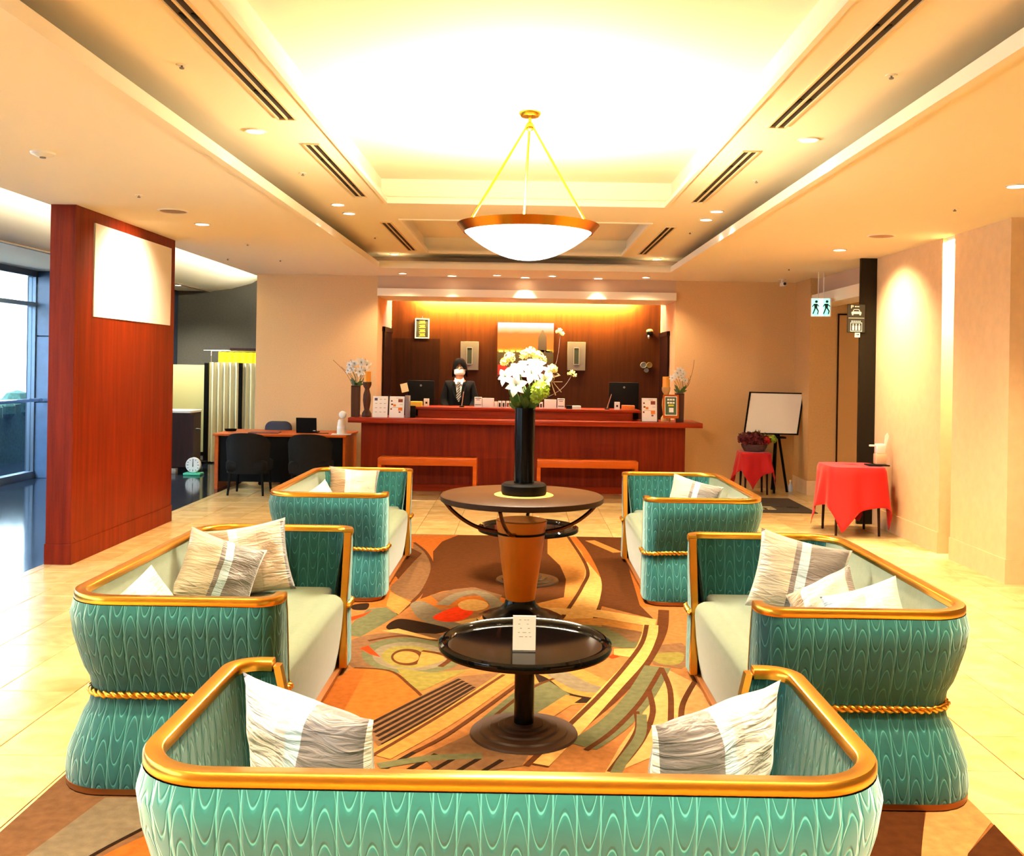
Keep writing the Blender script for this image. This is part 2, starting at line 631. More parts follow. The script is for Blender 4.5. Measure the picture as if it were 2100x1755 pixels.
# ---- ceilings
OX, OY0, OY1 = 1.96, 0.8, 12.75         # opening of the low ceiling
b = MB()
for x0, x1, y0, y1 in ((XL, -OX, -4, 15.8), (OX, 9.0, -4, 15.8), (-OX, OX, -4, OY0), (-OX, OX, OY1, 15.0)):
    b.box(x0, x1, y0, y1, ZC, ZC + 0.05)
struct(b.build('ceiling', M_ceil), 'low cream ceiling round the tray')
SX, SY0, SY1 = 2.42, 0.4, 13.22         # set back tray walls
IX, IY0, IY1, JY0, JY1 = 1.27, 1.2, 8.76, 9.76, 12.60
b = MB()
for x0, x1, y0, y1 in ((-SX, -IX, SY0, SY1), (IX, SX, SY0, SY1), (-IX, IX, SY0, IY0), (-IX, IX, IY1, JY0), (-IX, IX, JY1, SY1)):
    b.box(x0, x1, y0, y1, ZU, ZU + 0.05)
struct(b.build('ceiling_tray', M_ceil_up), 'raised cream tray ceiling with air slots')
b = MB()
ZF = ZC + 0.05
b.box(-SX - 0.05, -SX, SY0, SY1, ZF, ZU + 0.05).box(SX, SX + 0.05, SY0, SY1, ZF, ZU + 0.05)
b.box(-SX, SX, SY1, SY1 + 0.05, ZF, ZU + 0.05).box(-SX, SX, SY0 - 0.05, SY0, ZF, ZU + 0.05)
struct(b.build('trim_1', M_header), 'fascia of the tray ceiling')
def frame_rect(x0, x1, y0, y1, z0, z1, w):
    q = MB()
    q.box(x0, x0 + w, y0, y1, z0, z1).box(x1 - w, x1, y0, y1, z0, z1)
    q.box(x0 + w, x1 - w, y0, y0 + w, z0, z1).box(x0 + w, x1 - w, y1 - w, y1, z0, z1)
    return q
b = frame_rect(-OX, OX, OY0, OY1, ZC - 0.012, ZC + 0.062, 0.05)
struct(b.build('trim_2', M_trim), 'cream cornice lip of the low ceiling')
b = frame_rect(-OX - 0.03, OX + 0.03, OY0 - 0.03, OY1 + 0.03, ZC + 0.05, ZC + 0.088, 0.03)
struct(b.build('trim_3', M_trim), 'upper step of the cornice lip')
for k, (y0, y1, top) in enumerate(((IY0, IY1, ZT), (JY0, JY1, ZT - 0.02))):
    g = 0.05
    b = MB()
    b.box(-IX - g, IX + g, y0 - g, y1 + g, top, top + 0.05)
    b.box(-IX - g - 0.04, -IX - g, y0 - g, y1 + g, ZU + 0.05, top).box(IX + g, IX + g + 0.04, y0 - g, y1 + g, ZU + 0.05, top)
    b.box(-IX - g, IX + g, y0 - g - 0.04, y0 - g, ZU + 0.05, top).box(-IX - g, IX + g, y1 + g, y1 + g + 0.04, ZU + 0.05, top)
    struct(b.build('ceiling_inset', M_ceil_up), 'inner recess of the tray ceiling')
    q = frame_rect(-IX - 0.012, IX + 0.012, y0 - 0.012, y1 + 0.012, ZU - 0.012, ZU + 0.022, 0.03)
    struct(q.build('trim_%d' % (4 + k), M_trim), 'bead round the inner ceiling recess')

# ---- back wall with the reception alcove
AX0, AX1, AB = -2.12, 2.19, 15.5
b = MB()
b.box(-3.87, AX0, YB, YB + 0.18, 0, ZC).box(AX1, 4.2, YB, YB + 0.18, 0, ZC)
b.box(-3.87, -3.70, YB + 0.18, 18.0, 0, ZC)
struct(b.build('wall_back', M_wall), 'beige papered back wall beside the reception')
struct(MB().box(AX0, AX1, YB, YB + 0.12, 2.80, ZC).build('trim_6', M_header), 'fascia above the reception alcove')
b = MB().box(AX0, AX1, YB - 0.06, 15.0, 2.69, 2.80)
struct(b.build('trim_7', M_trim), 'cream soffit beam across the alcove')
b = MB()
b.box(AX0 - 0.06, AX0, YB + 0.18, AB + 0.4, 0, ZC).box(AX1, AX1 + 0.06, YB + 0.18, AB + 0.4, 0, ZC)
struct(b.build('wall_alcove', M_wall), 'side walls of the alcove')
struct(MB().box(AX0, AX1, AB, AB + 0.08, 0, ZC).build('wall_wood', M_backwood), 'amber walnut back wall of the reception')
# back door, flush, darker leaf
d = MB().box(at(800, 800, AB).x + 0.02, at(902, 700, AB).x, AB - 0.02, AB, 0.0, at(850, 694, AB).z).build('door_1', M_darkwood)
struct(d, 'dark flush door behind the desk')
for k, (xx, sg) in enumerate(((AX0, 1), (AX1, -1))):
    d = MB().box(min(xx, xx + sg * 0.025), max(xx, xx + sg * 0.025), 14.55, 15.40, 0, 2.2).build('door_%d' % (2 + k), M_darkwood)
    struct(d, 'dark door in the alcove side wall')
    MB().box(min(xx + sg * 0.025, xx + sg * 0.04), max(xx + sg * 0.025, xx + sg * 0.04), 14.50, 14.55, 0, 2.26).box(min(xx, xx + sg * 0.04), max(xx, xx + sg * 0.04), 14.50, 15.42, 2.2, 2.27).build('door_frame', M_darkwood, d)

# ---- right-hand wall: two panels with a lit slot between them
b = MB()
SL0, SL1 = 8.90, 9.15
b.box(XR, 5.5, 7.87, SL0, 0, ZC).box(XR, 5.5, SL1, 10.85, 0, ZC).box(XR + 0.26, 5.5, SL0, SL1, 0, ZC)
struct(b.build('wall_right', M_wall_r), 'peach wall with a tall lit slot')
b = MB()
for y0, y1 in ((7.86, SL0), (SL1, 10.85)):
    b.box(XR - 0.012, XR, y0, y1, 0, 0.20)
b.box(XR, 6.0, 7.858, 7.87, 0, 0.20)
struct(b.build('baseboard_right', M_wall_r), 'low skirting of the peach wall')
struct(MB().box(3.77, XR, 10.85, 10.90, 0, ZC).build('column', M_col), 'dark bronze full-height column beside the peach wall')
# corner block behind the corridor mouth
M_corr = mat('tan_corridor_wall', C(206, 158, 100), 0.75, var=0.05, scale=40)
b = MB().box(3.93, 8.0, 13.30, 14.3, 0, ZC)
struct(b.build('wall_corner', M_corr), 'tan wall of the side corridor')
struct(MB().box(3.918, 3.93, 13.30, YB, 0, 0.2).box(3.918, 8.0, 13.288, 13.30, 0, 0.2).build('baseboard_corner', M_wall_r), 'skirting of the corridor corner')
d = struct(MB().box(4.325, 5.3, 13.275, 13.30, 0.0, 2.48).build('door_4', mat('tan_door', C(200, 148, 88), 0.6)), 'tall tan door in the corridor wall')
MB().box(4.31, 4.325, 13.27, 13.30, 0, 2.5).box(4.325, 5.3, 13.27, 13.30, 2.48, 2.5).build('door_gap', M_darkwood, d)
struct(MB().box(3.95, 4.28, 10.90, 13.30, 2.60, 2.75).build('trim_8', M_trim), 'cream beam over the corridor mouth')
struct(MB().box(4.05, 4.28, 10.90, 13.30, 2.75, ZC).build('wall_lintel', M_header), 'wall above the corridor beam')
struct(MB().box(5.9, 6.0, 10.85, 13.3, 0, ZC).build('wall_corridor', M_corr), 'end wall of the corridor')
# rooms behind and beside the camera
b = MB().box(9.0, 9.15, -4, 7.87, 0, ZC).box(5.5, 9.0, 7.87, 8.0, 0, ZC)
struct(b.build('wall_side', M_wall_r), 'peach wall of the open side of the lobby')
b = MB().box(-7.1, 9.15, -2.65, -2.5, 0, 3.6)
struct(b.build('wall_front', M_wall), 'beige wall behind the viewer')

# ---- window bay on the left
WX = -7.0
M_glass = glass_mat('window_glass')
M_frame = mat('steel_window_frame', C(86, 104, 124), 0.35, 0.4)
M_vault = mat('white_vault_plaster', C(236, 232, 214), 0.8)
prof = [(-4.0, 3.62), (-4.25, 3.50), (-4.55, 3.28), (-4.85, 3.10), (-5.2, 3.0), (-5.57, 2.95), (-5.60, 2.95)]
rows = [[(x, y, z) for x, z in prof] for y in (-4.0, 17.2)]
b = MB().grid(rows)
b.box(-7.3, -5.585, -4.0, 17.2, 2.95, 3.0)
b.box(-4.0, -3.95, -4.0, 17.2, ZC + 0.05, 3.66)
struct(b.build('ceiling_vault', M_vault, smooth=30), 'white curved ceiling over the window bay')
struct(MB().box(-5.62, -5.56, -2.5, 17.2, 2.935, 2.96).build('trim_9', mat('brown_bead', C(110, 92, 70), 0.7)), 'brown bead at the foot of the vault')
struct(MB().box(-8.0, -3.87, 17.2, 17.4, 0, 3.7).build('wall_dark', M_dark), 'dark grey wall at the far end of the bay')
wb = struct(MB().box(WX - 0.1, -6.15, 13.83, 14.0, 0, 2.95).box(-6.3, -6.15, 14.0, 17.2, 0, 2.95).build('wall_blue', mat('stone_joint', C(28, 40, 58), 0.6)), 'blue-grey stone end wall of the window bay')
for z0, z1 in ((0, 1.075), (1.09, 2.015), (2.03, 2.95)):
    MB().box(WX, -6.15, 13.80, 13.83, z0, z1).build('stone_panel', M_blue, wb, bevel=0.004, seg=1)
w1 = struct(bpy.data.objects.new('window_1', None), 'tall window wall along the bay'); COL.objects.link(w1)
ys = [-3.4 + 1.72 * k for k in range(11)]
for y in ys:
    MB().box(WX - 0.05, WX + 0.05, y - 0.03, y + 0.03, 0.05, 2.95).build('mullion', M_frame, w1)
for z, hgt in ((0.0, 0.10), (2.44, 0.06), (2.86, 0.09)):
    MB().box(WX - 0.06, WX + 0.06, -4.0, 13.80, z, z + hgt).build('transom', M_frame, w1)
for k in range(len(ys) - 1):
    MB().box(WX - 0.008, WX + 0.008, ys[k] + 0.03, ys[k + 1] - 0.03, 0.1, 2.44).build('pane', M_glass, w1)
    MB().box(WX - 0.008, WX + 0.008, ys[k] + 0.03, ys[k + 1] - 0.03, 2.50, 2.86).build('pane', M_glass, w1)
MB().tube([(WX + 0.16, -4.0, 1.12), (WX + 0.16, 13.75, 1.12)], 0.025, 8).build('handrail', M_chrome, w1, smooth=40)
# outdoors: paving, hedge and the building across the street
struct(MB().box(-60, -7.1, -40, 60, -0.25, -0.12).box(-7.1, 60, -40, -4.0, -0.25, -0.12).build('ground', mat('pale_paving', C(190, 186, 176), 0.9, var=0.1, scale=1)), 'pale paving outside the windows')
hd = MB()
for k in range(150):
    y = -3 + 20 * random.random()
    hd.sphere((-8.4 + random.uniform(-.18, .18), y, random.uniform(.15, .95)), random.uniform(.16, .28), 7, 5)
hd.box(-8.6, -8.25, -3.5, 17.5, -0.12, 0.95)
tag(hd.build('hedge', mat('hedge_leaves', C(20, 66, 52), 0.8, var=0.5, scale=30, bump=0.6, bscale=60)), 'clipped dark green hedge outside the window wall', 'hedge')
bl = thing('building', 'pale building facade seen through the window wall', 'building', (-16, 10, 0))
MB().box(-0.5, 0, -16, 30, -0.12, 11).build('facade', mat('pale_facade', C(236, 240, 244), 0.8), bl)
wm = MB().box(0, 0.05, -0.7, 0.7, -0.9, 0.9).mesh('facade_window', mat('facade_glass', C(176, 200, 222), 0.2))
for y in range(-14, 30, 4):
    for z in (1.8, 5.0, 8.2):
        link('facade_window', wm, bl, (0, y, z))

# ================================================================== LAMPS OF THE ROOM AND AN ADDED ROW
M_lit = emis('lit_lamp_face', WARMC, 9.0)
M_litw = emis('lit_white_face', (1, 0.95, 0.85, 1), 5.0)
M_ring = mat('lamp_trim_ring', C(240, 228, 206), 0.5)
def downlight(p, r, label, power, size=math.radians(95), blend=0.6, face=None, tilt=None, col=WARM, group='ceiling downlights'):
    t = thing('downlight', label, 'downlight', p, group=group)
    MB().lathe([(r, 0), (r * 1.22, 0), (r * 1.25, -0.004), (r * 1.2, -0.008), (r * 1.0, -0.008)], 24, closed=True).build('trim_ring', M_ring, t, smooth=40)
    MB().lathe([(0.0001, -0.003), (r, -0.003), (r, 0.0), (0.0001, 0.0)], 24).build('lens', face or M_lit, t)
    if power:
        ld = bpy.data.lights.new('downlight_lamp', 'SPOT')
        ld.energy = power; ld.color = col; ld.spot_size = size; ld.spot_blend = blend; ld.shadow_soft_size = r
        lo = bpy.data.objects.new('lamp', ld); COL.objects.link(lo); lo.parent = t
        lo.location = (0, 0, -0.02)
        if tilt:
            lo.rotation_euler = tilt
    return t
P_UP, P_LOW = 95, 85
k_ = 0
for (u, v), lab in zip(((524, 268), (693, 419), (716, 437), (809, 521), (1658, 286), (1470, 433), (1448, 450), (1347, 531)),
        ('white downlight between the two nearer left air slots', 'white downlight left of the nearer recess, front one of its pair',
         'white downlight left of the nearer recess, rear one of its pair', 'white downlight beyond the left far air slot',
         'white downlight between the two nearer right air slots', 'white downlight right of the nearer recess, front one of its pair',
         'white downlight right of the nearer recess, rear one of its pair', 'white downlight beyond the right far air slot')):
    downlight(onz(u, v, ZU - 0.001), 0.055, lab, P_UP, face=M_litw)
for x, sd in ((-1.73, 'left'), (1.77, 'right')):
    for y, nf in ((2.75, 'front'), (3.3, 'rear')):
        downlight((x, y, ZU - 0.001), 0.055, '%s downlight of the %s pair above the nearest sofa' % (nf, sd), P_UP * 2.8, face=M_litw, group='downlights above the near sofa')
for x, sd in ((-1.73, 'outer left'), (-0.62, 'inner left'), (0.66, 'inner right'), (1.77, 'outer right')):  # unseen row, added to brighten the back of the nearest sofa
    downlight((x, 0.85, ZU - 0.001), 0.055, '%s added downlight of the unseen row above the viewer' % sd, 800, size=math.radians(84), face=M_litw, group='added downlights above the viewer')
D = math.radians
for (u, v), lab, pw, tl in (((415, 459), 'bright downlight beside the red partition', 150, (0, D(44), 0)), ((1722, 512), 'bright downlight near the corridor mouth', 190, (0, D(-26), 0)),
                    ((2085, 381), 'bright downlight at the edge of the peach wall', 300, None)):
    downlight(onz(u, v, ZC - 0.001), 0.06, lab, pw, size=math.radians(112), blend=1.0, tilt=tl, group='bright low-ceiling downlights')
for (u, v), lab, pw in (((826, 560), 'small downlight above the left end of reception', 59), ((927, 565), 'bright spot above the clerk', 130),
                    ((1019.5, 564), 'small downlight just left of the central spot', 25), ((1077, 568.6), 'bright central spot above the reception', 130),
                    ((1132.8, 565.6), 'small downlight just right of the central spot', 25), ((1226.7, 570.5), 'bright spot right of centre above the reception', 130),
                    ((1325, 568.6), 'small downlight above the right end of reception', 59)):
    big = pw > 60
    downlight(onz(u, v, ZC - 0.001), 0.06 if big else 0.05, lab, pw, size=math.radians(75 if pw != 59 else 130), face=M_lit if big else M_litw, group='spots above the reception')
downlight(Vector((-5.68, 15.9, 2.949)), 0.055, 'downlight in the window bay soffit near the screen', 260, size=math.radians(140), blend=0.8, col=(1, 0.93, 0.72), group='bay downlights')
# cove lamp behind the alcove soffit
cl = thing('cove_lamp', 'warm cove lamp strip behind the reception soffit', 'lamp', (0.03, 15.30, 2.78))
MB().box(-1.75, 1.75, -0.03, 0.03, 0, 0.03).build('lamp_tray', M_white, cl)
MB().tube([(-1.7, 0, 0.045), (1.7, 0, 0.045)], 0.014, 8).build('tube', emis('cove_tube', (1, 0.75, 0.18, 1), 20), cl, smooth=40)
ld = bpy.data.lights.new('cove_light', 'AREA'); ld.shape = 'RECTANGLE'; ld.size = 3.4; ld.size_y = 0.06; ld.energy = 1100; ld.color = (1.0, 0.76, 0.12)
lo = bpy.data.objects.new('lamp', ld); COL.objects.link(lo); lo.parent = cl
lo.location = (0, 0.04, 0.03); lo.rotation_euler = (math.radians(90), 0, 0)
# slot lamp in the peach wall
sl = thing('slot_lamp', 'bright lamp at the top of the wall slot', 'lamp', (XR + 0.12, 9.02, ZC - 0.03))
MB().box(-0.10, 0.12, -0.10, 0.10, 0, 0.03).build('housing', M_white, sl)
MB().box(-0.08, 0.10, -0.08, 0.08, -0.008, 0).build('lens', emis('slot_lens', WARMC, 30), sl)
ld = bpy.data.lights.new('slot_light', 'AREA'); ld.size = 0.14; ld.energy = 130; ld.color = (1, 0.80, 0.45)
lo = bpy.data.objects.new('lamp', ld); COL.objects.link(lo); lo.parent = sl; lo.location = (0, 0, -0.015)
# cove strip lighting the vault over the window bay
vl = thing('vault_lamp', 'hidden lamp strip lighting the white vault', 'lamp', (-4.12, 6.5, 3.06))
MB().box(-0.04, 0.04, -10, 10.5, 0, 0.03).build('lamp_tray', M_white, vl)
ld = bpy.data.lights.new('vault_light', 'AREA'); ld.shape = 'RECTANGLE'; ld.size = 0.08; ld.size_y = 20; ld.energy = 260; ld.color = (1, 0.90, 0.66)
lo = bpy.data.objects.new('lamp', ld); COL.objects.link(lo); lo.parent = vl; lo.location = (0, 0.25, 0.05); lo.rotation_euler = (math.radians(180), math.radians(-50), 0)
# ---- pendant
def pendant():
    c = onz(1087, 230, ZT)
    t = thing('pendant_light', 'large white glass bowl pendant hung on brass rods', 'pendant lamp', (c.x, 6.43, ZT))
    MB().lathe([(0.0001, -0.03), (0.06, -0.03), (0.075, -0.012), (0.075, 0.0), (0.0001, 0)], 28).build('ceiling_rose', M_brass, t, smooth=40)
    MB().tube([(0, 0, -0.03), (0, 0, -0.07)], 0.012, 8).sphere((0, 0, -0.095), 0.032, 14, 8).build('ball_joint', M_brass, t, smooth=50)
    zr = -0.75
    R = 0.473
    for a in (205, 172, 95, 335):
        x, y = 0.43 * math.cos(math.radians(a)), 0.43 * math.sin(math.radians(a))
        MB().tube([(0.022 * math.cos(math.radians(a)), 0.022 * math.sin(math.radians(a)), -0.095), (x, y, zr - 0.03)], 0.0085, 8).build('rod', M_brass, t, smooth=40)
    MB().lathe([(R, zr), (R - 0.045, zr - 0.055), (R - 0.055, zr - 0.05), (R - 0.02, zr)], 56, closed=True).build('rim', mat('antique_brass_rim', C(200, 132, 40), 0.25, 1.0), t, smooth=30)
    prof = []
    for i in range(15):
        a = i / 14
        r = (R - 0.05) * math.sin(a * PI / 2) + 0.0001
        prof.append((r, zr - 0.048 - 0.185 * (1 - (r / (R - 0.05)) ** 2)))
    prof2 = [(max(0.0001, r - 0.006), z + 0.008) for r, z in prof[::-1]]
    MB().lathe(prof + prof2, 56).build('bowl', emis('glowing_white_glass', (1, 0.93, 0.78, 1), 3.2), t, smooth=60)
    ld = bpy.data.lights.new('pendant_up', 'AREA'); ld.shape = 'DISK'; ld.size = 0.6; ld.energy = 120; ld.color = (1, 0.86, 0.58)
    lo = bpy.data.objects.new('lamp', ld); COL.objects.link(lo); lo.parent = t; lo.location = (0, 0, zr - 0.01); lo.rotation_euler = (PI, 0, 0)
    ld = bpy.data.lights.new('pendant_down', 'AREA'); ld.shape = 'DISK'; ld.size = 0.8; ld.energy = 110; ld.color = (1, 0.84, 0.60)
    lo = bpy.data.objects.new('lamp', ld); COL.objects.link(lo); lo.parent = t; lo.location = (0, 0, zr - 0.30)
pendant()

# ---- air slots and ceiling fittings
M_slot = mat('slot_shadow', C(40, 24, 16), 0.9)
M_slotf = mat('slot_frame', C(226, 196, 146), 0.5)
def air_slot(x, y0, y1, label):
    t = thing('air_slot', label, 'air vent', (x, (y0 + y1) / 2, ZU), group='linear air slots')
    L = (y1 - y0) / 2
    q = MB()
    for xx in (-0.058, -0.006, 0.046):
        q.box(xx, xx + 0.012, -L, L, -0.010, 0.0)
    q.box(-0.058, 0.058, -L - 0.012, -L, -0.010, 0).box(-0.058, 0.058, L, L + 0.012, -0.010, 0)
    q.build('frame', M_slotf, t)
    for xx in (-0.046, 0.006):
        MB().box(xx, xx + 0.040, -L, L, -0.0015, 0.0).build('slot', M_slot, t)
        n = max(2, int((y1 - y0) / 0.9))
        for i in range(n):
            yy = -L + (i + 0.5) * 2 * L / n
            MB().box(xx + 0.014, xx + 0.026, yy - 0.03, yy + 0.03, -0.007, -0.0015).build('clip', M_blackm, t)
for sx, side in ((-1.445, 'left'), (1.50, 'right')):
    air_slot(sx, 2.4, 5.82, 'long double air slot, nearest on the %s of the tray' % side)
    air_slot(sx, 6.48, 8.48, 'double air slot on the %s beside the pendant' % side)
    air_slot(sx, 9.99, 12.4, 'double air slot on the %s beside the far recess' % side)
def fitting(u, v, z, kind, label):
    p = onz(u, v, z)
    t = thing(kind, label, 'speaker' if kind == 'ceiling_speaker' else 'sprinkler' if kind == 'sprinkler' else 'smoke detector', p)
    if kind == 'ceiling_speaker':
        MB().lathe([(0.0001, -0.006), (0.105, -0.006), (0.115, 0), (0.0001, 0)], 28).build('grille', mat('speaker_grille', C(150, 118, 92), 0.7, bump=0.4, bscale=400), t)
        MB().lathe([(0.115, 0), (0.128, 0), (0.124, -0.009), (0.113, -0.009)], 28, closed=True).build('rim', M_ring, t, smooth=40)
    elif kind == 'smoke_detector':
        MB().lathe([(0.0001, -0.028), (0.032, -0.028), (0.05, -0.016), (0.07, -0.012), (0.075, 0), (0.0001, 0)], 24).build('cover', M_white, t, smooth=40)
        MB().lathe([(0.0001, -0.036), (0.018, -0.034), (0.018, -0.026), (0.0001, -0.026)], 14).build('sensor', M_grey, t, smooth=40)
    else:
        MB().lathe([(0.0001, -0.004), (0.026, -0.004), (0.03, 0), (0.0001, 0)], 18).build('plate', M_ring, t, smooth=40)
        MB().lathe([(0.0001, -0.022), (0.011, -0.02), (0.013, -0.014), (0.005, -0.012), (0.005, -0.003), (0.0001, -0.003)], 12).build('head', M_grey, t, smooth=40)
fitting(355, 432, ZC, 'ceiling_speaker', 'round ceiling speaker above the red partition')
fitting(1807, 483, ZC, 'ceiling_speaker', 'round ceiling speaker near the peach wall')
fitting(88, 313, ZC, 'smoke_detector', 'smoke detector at the left edge of the ceiling')
for (u, v, z, lab) in ((373, 133, ZU, 'sprinkler head beside the long left air slot'), (1828, 154, ZU, 'sprinkler head beside the long right air slot'),
        (621, 355, ZU, 'sprinkler head beside the middle left air slot'), (1551, 370, ZU, 'sprinkler head beside the middle right air slot'),
        (285, 400, ZC, 'sprinkler head in front of the left ceiling speaker'), (508, 500, ZC, 'sprinkler head behind the partition downlight'),
        (575, 533, ZC, 'sprinkler head nearest the beige back wall'), (467, 530, ZC, 'sprinkler head at the bay edge of the ceiling'),
        (1958, 428, ZC, 'sprinkler head above the wall slot'), (1618, 551, ZC, 'sprinkler head above the security camera'),
        (1415, 476, ZU, 'sprinkler head by the far right air slot'), (769, 486, ZU, 'sprinkler head by the far left air slot')):
    fitting(u, v, z, 'sprinkler', lab)

# ================================================================== RUG (inlaid, abstract pattern in pile of many colours)
def carpet(name, r, g, b_):
    return mat('carpet_' + name, C(r, g, b_), 0.95, var=0.16, scale=26, bump=0.35, bscale=420, spec=0.03)
RC_ = {'tan': carpet('tan', 135, 86, 45), 'gold': carpet('gold', 154, 102, 48), 'cream': carpet('cream', 176, 131, 72), 'brown': carpet('brown', 70, 37, 16),
       'dark': carpet('dark', 34, 21, 12), 'grey': carpet('grey', 104, 91, 72), 'sage': carpet('sage', 82, 81, 55), 'olive': carpet('olive', 109, 97, 45),
       'red': carpet('red', 196, 48, 12), 'orange': carpet('orange', 144, 77, 27), 'taupe': carpet('taupe', 100, 70, 45), 'peach': carpet('peach', 171, 122, 72)}
rk = list(RC_)
rug = MB()
rug.box(RUG[0], RUG[1], RUG[2], RUG[3], -0.010, 0.006, rk.index('tan'))
rz = [0.0064]
def clampr(p):
    return (min(max(p[0], RUG[0]), RUG[1]), min(max(p[1], RUG[2]), RUG[3]))
def area_up(pts):
    s_ = sum(pts[i][0] * pts[(i + 1) % len(pts)][1] - pts[(i + 1) % len(pts)][0] * pts[i][1] for i in range(len(pts)))
    return pts if s_ > 0 else pts[::-1]
def rfloor(x, y, z6=True):
    u, v = (620 + x / 2.442, 960 + y / 2.442) if z6 else (x, y)
    p = onz(u, v, 0.0)
    return (p.x, p.y)
def patch(col, pts, smooth=False, z6=True):
    g = [rfloor(x, y, z6) for x, y in pts]
    if smooth:
        g = [(p.x, p.y) for p in spline([(a, b_, 0) for a, b_ in g], 6, True)]
    g = area_up([clampr(p) for p in g])
    rug.poly([(a, b_, rz[0]) for a, b_ in g], rk.index(col)); rz[0] += 0.00003
def ribbon(col, pts, w, z6=True, w2=None):
    g = [rfloor(x, y, z6) for x, y in pts]
    sp_ = spline([(a, b_, 0) for a, b_ in g], 8)
    n = len(sp_); Lp, Rp = [], []
    for i, p in enumerate(sp_):
        t = (sp_[min(i + 1, n - 1)] - sp_[max(i - 1, 0)])
        t = t.normalized() if t.length > 1e-6 else Vector((1, 0, 0))
        ww = w if w2 is None else w + (w2 - w) * i / (n - 1)
        nn = Vector((-t.y, t.x, 0)) * ww / 2
        Lp.append(clampr(p + nn)); Rp.append(clampr(p - nn))
    for i in range(n - 1):
        q = area_up([Lp[i], Lp[i + 1], Rp[i + 1], Rp[i]])
        rug.poly([(a, b_, rz[0]) for a, b_ in q], rk.index(col))
    rz[0] += 0.00003
def ell(col, cx, cy, rx, ry, rot=0.0):
    c, s_ = math.cos(rot), math.sin(rot)
    patch(col, [(cx + rx * math.cos(a) * c - ry * math.sin(a) * s_, cy + rx * math.cos(a) * s_ + ry * math.sin(a) * c) for a in [2 * PI * i / 28 for i in range(28)]])
# far part
patch('orange', [(300, 338), (1900, 340), (2100, 700), (200, 700)])
patch('brown', [(655, 420), (700, 370), (780, 338), (1240, 338), (1300, 500), (1320, 560), (1310, 650), (1180, 680), (1040, 665), (850, 600), (700, 620), (590, 660), (640, 560), (655, 480)])  # pattern brown; its right end also paints in the tall table's shadow
patch('brown', [(1370, 345), (1600, 345), (1640, 520), (1690, 690), (1760, 760), (1480, 690), (1505, 560), (1450, 440)])
patch('gold', [(1228, 345), (1330, 345), (1400, 420), (1425, 500), (1400, 600), (1350, 690), (1290, 760), (1190, 720), (1180, 680), (1310, 650), (1322, 560), (1290, 490), (1228, 430)])
patch('cream', [(1425, 470), (1500, 560), (1502, 650), (1462, 765), (1290, 760), (1350, 690), (1400, 600)])
ribbon('brown', [(1330, 345), (1425, 500), (1400, 600), (1290, 770)], 0.03)
ribbon('brown', [(1380, 345), (1450, 440), (1505, 560), (1500, 660), (1460, 770)], 0.03)
ribbon('gold', [(1440, 365), (1580, 425)], 0.10)
patch('taupe', [(560, 375), (620, 430), (652, 490), (620, 600), (560, 665), (440, 612), (500, 540), (550, 470)], True)
ribbon('brown', [(560, 375), (620, 425), (652, 500), (615, 600), (560, 665), (470, 740)], 0.03)
patch('brown', [(480, 560), (560, 470), (600, 430), (540, 400), (450, 520)])
patch('gold', [(420, 692), (440, 622), (545, 676), (482, 738)])
patch('sage', [(200, 840), (270, 760), (330, 710), (420, 700), (480, 740), (380, 800), (290, 850)])
patch('red', [(230, 752), (300, 735), (352, 715), (310, 745), (250, 768)])
patch('dark', [(250, 690), (330, 680), (320, 712), (255, 712)], True)
patch('grey', [(540, 690), (600, 670), (700, 720), (800, 790), (700, 800), (590, 760)], True)
patch('taupe', [(640, 640), (760, 610), (860, 600), (1000, 640), (960, 720), (900, 640), (780, 650), (700, 690)])
ribbon('grey', [(700, 690), (780, 640), (880, 625), (970, 680), (960, 740)], 0.10)
patch('dark', [(420, 805), (480, 760), (600, 775), (740, 812), (640, 838), (520, 832)], True)
patch('red', [(655, 748), (760, 702), (835, 700), (855, 728), (790, 768), (700, 772)], True)
ell('cream', 855, 690, 76, 29)
patch('cream', [(760, 775), (960, 735), (1000, 745), (900, 775), (800, 785)])
patch('cream', [(1180, 700), (1500, 715), (1775, 762), (1765, 800), (1480, 752), (1200, 728)])
patch('gold', [(1250, 760), (1480, 755), (1760, 805), (1740, 830), (1500, 790), (1300, 790)])
patch('taupe', [(1500, 790), (1740, 832), (1700, 900), (1560, 880), (1490, 840)])
patch('sage', [(1300, 790), (1500, 800), (1640, 880), (1500, 900), (1330, 850)], True)
# middle left: the eye
patch('taupe', [(200, 900), (330, 840), (560, 830), (760, 850), (860, 930), (840, 1010), (640, 1030), (450, 1018), (260, 1010)], True)
ell('sage', 545, 945, 250, 92, 0.03)
ell('grey', 540, 948, 190, 72, 0.03)
ell('olive', 535, 950, 140, 56, 0.03)
ell('brown', 528, 952, 84, 42)
ell('gold', 520, 952, 64, 30)
ribbon('brown', [(330, 870), (500, 845), (680, 870)], 0.03)
patch('cream', [(400, 820), (480, 808), (680, 862), (640, 862), (520, 838)])
patch('gold', [(600, 920), (680, 925), (720, 965), (640, 990), (575, 985)])
ribbon('brown', [(600, 920), (690, 935), (740, 960), (690, 1000)], 0.035)
patch('red', [(288, 908), (330, 893), (392, 952), (340, 938)])
patch('red', [(1530, 950), (1560, 935), (1590, 950), (1550, 960)])
patch('olive', [(470, 1005), (640, 1030), (840, 1012), (595, 1122), (530, 1090)])
patch('orange', [(250, 1008), (450, 1018), (600, 1160), (330, 1290), (100, 1300), (40, 1220), (150, 1080)])
ribbon('brown', [(260, 1005), (440, 1022), (540, 1095), (600, 1150)], 0.02)
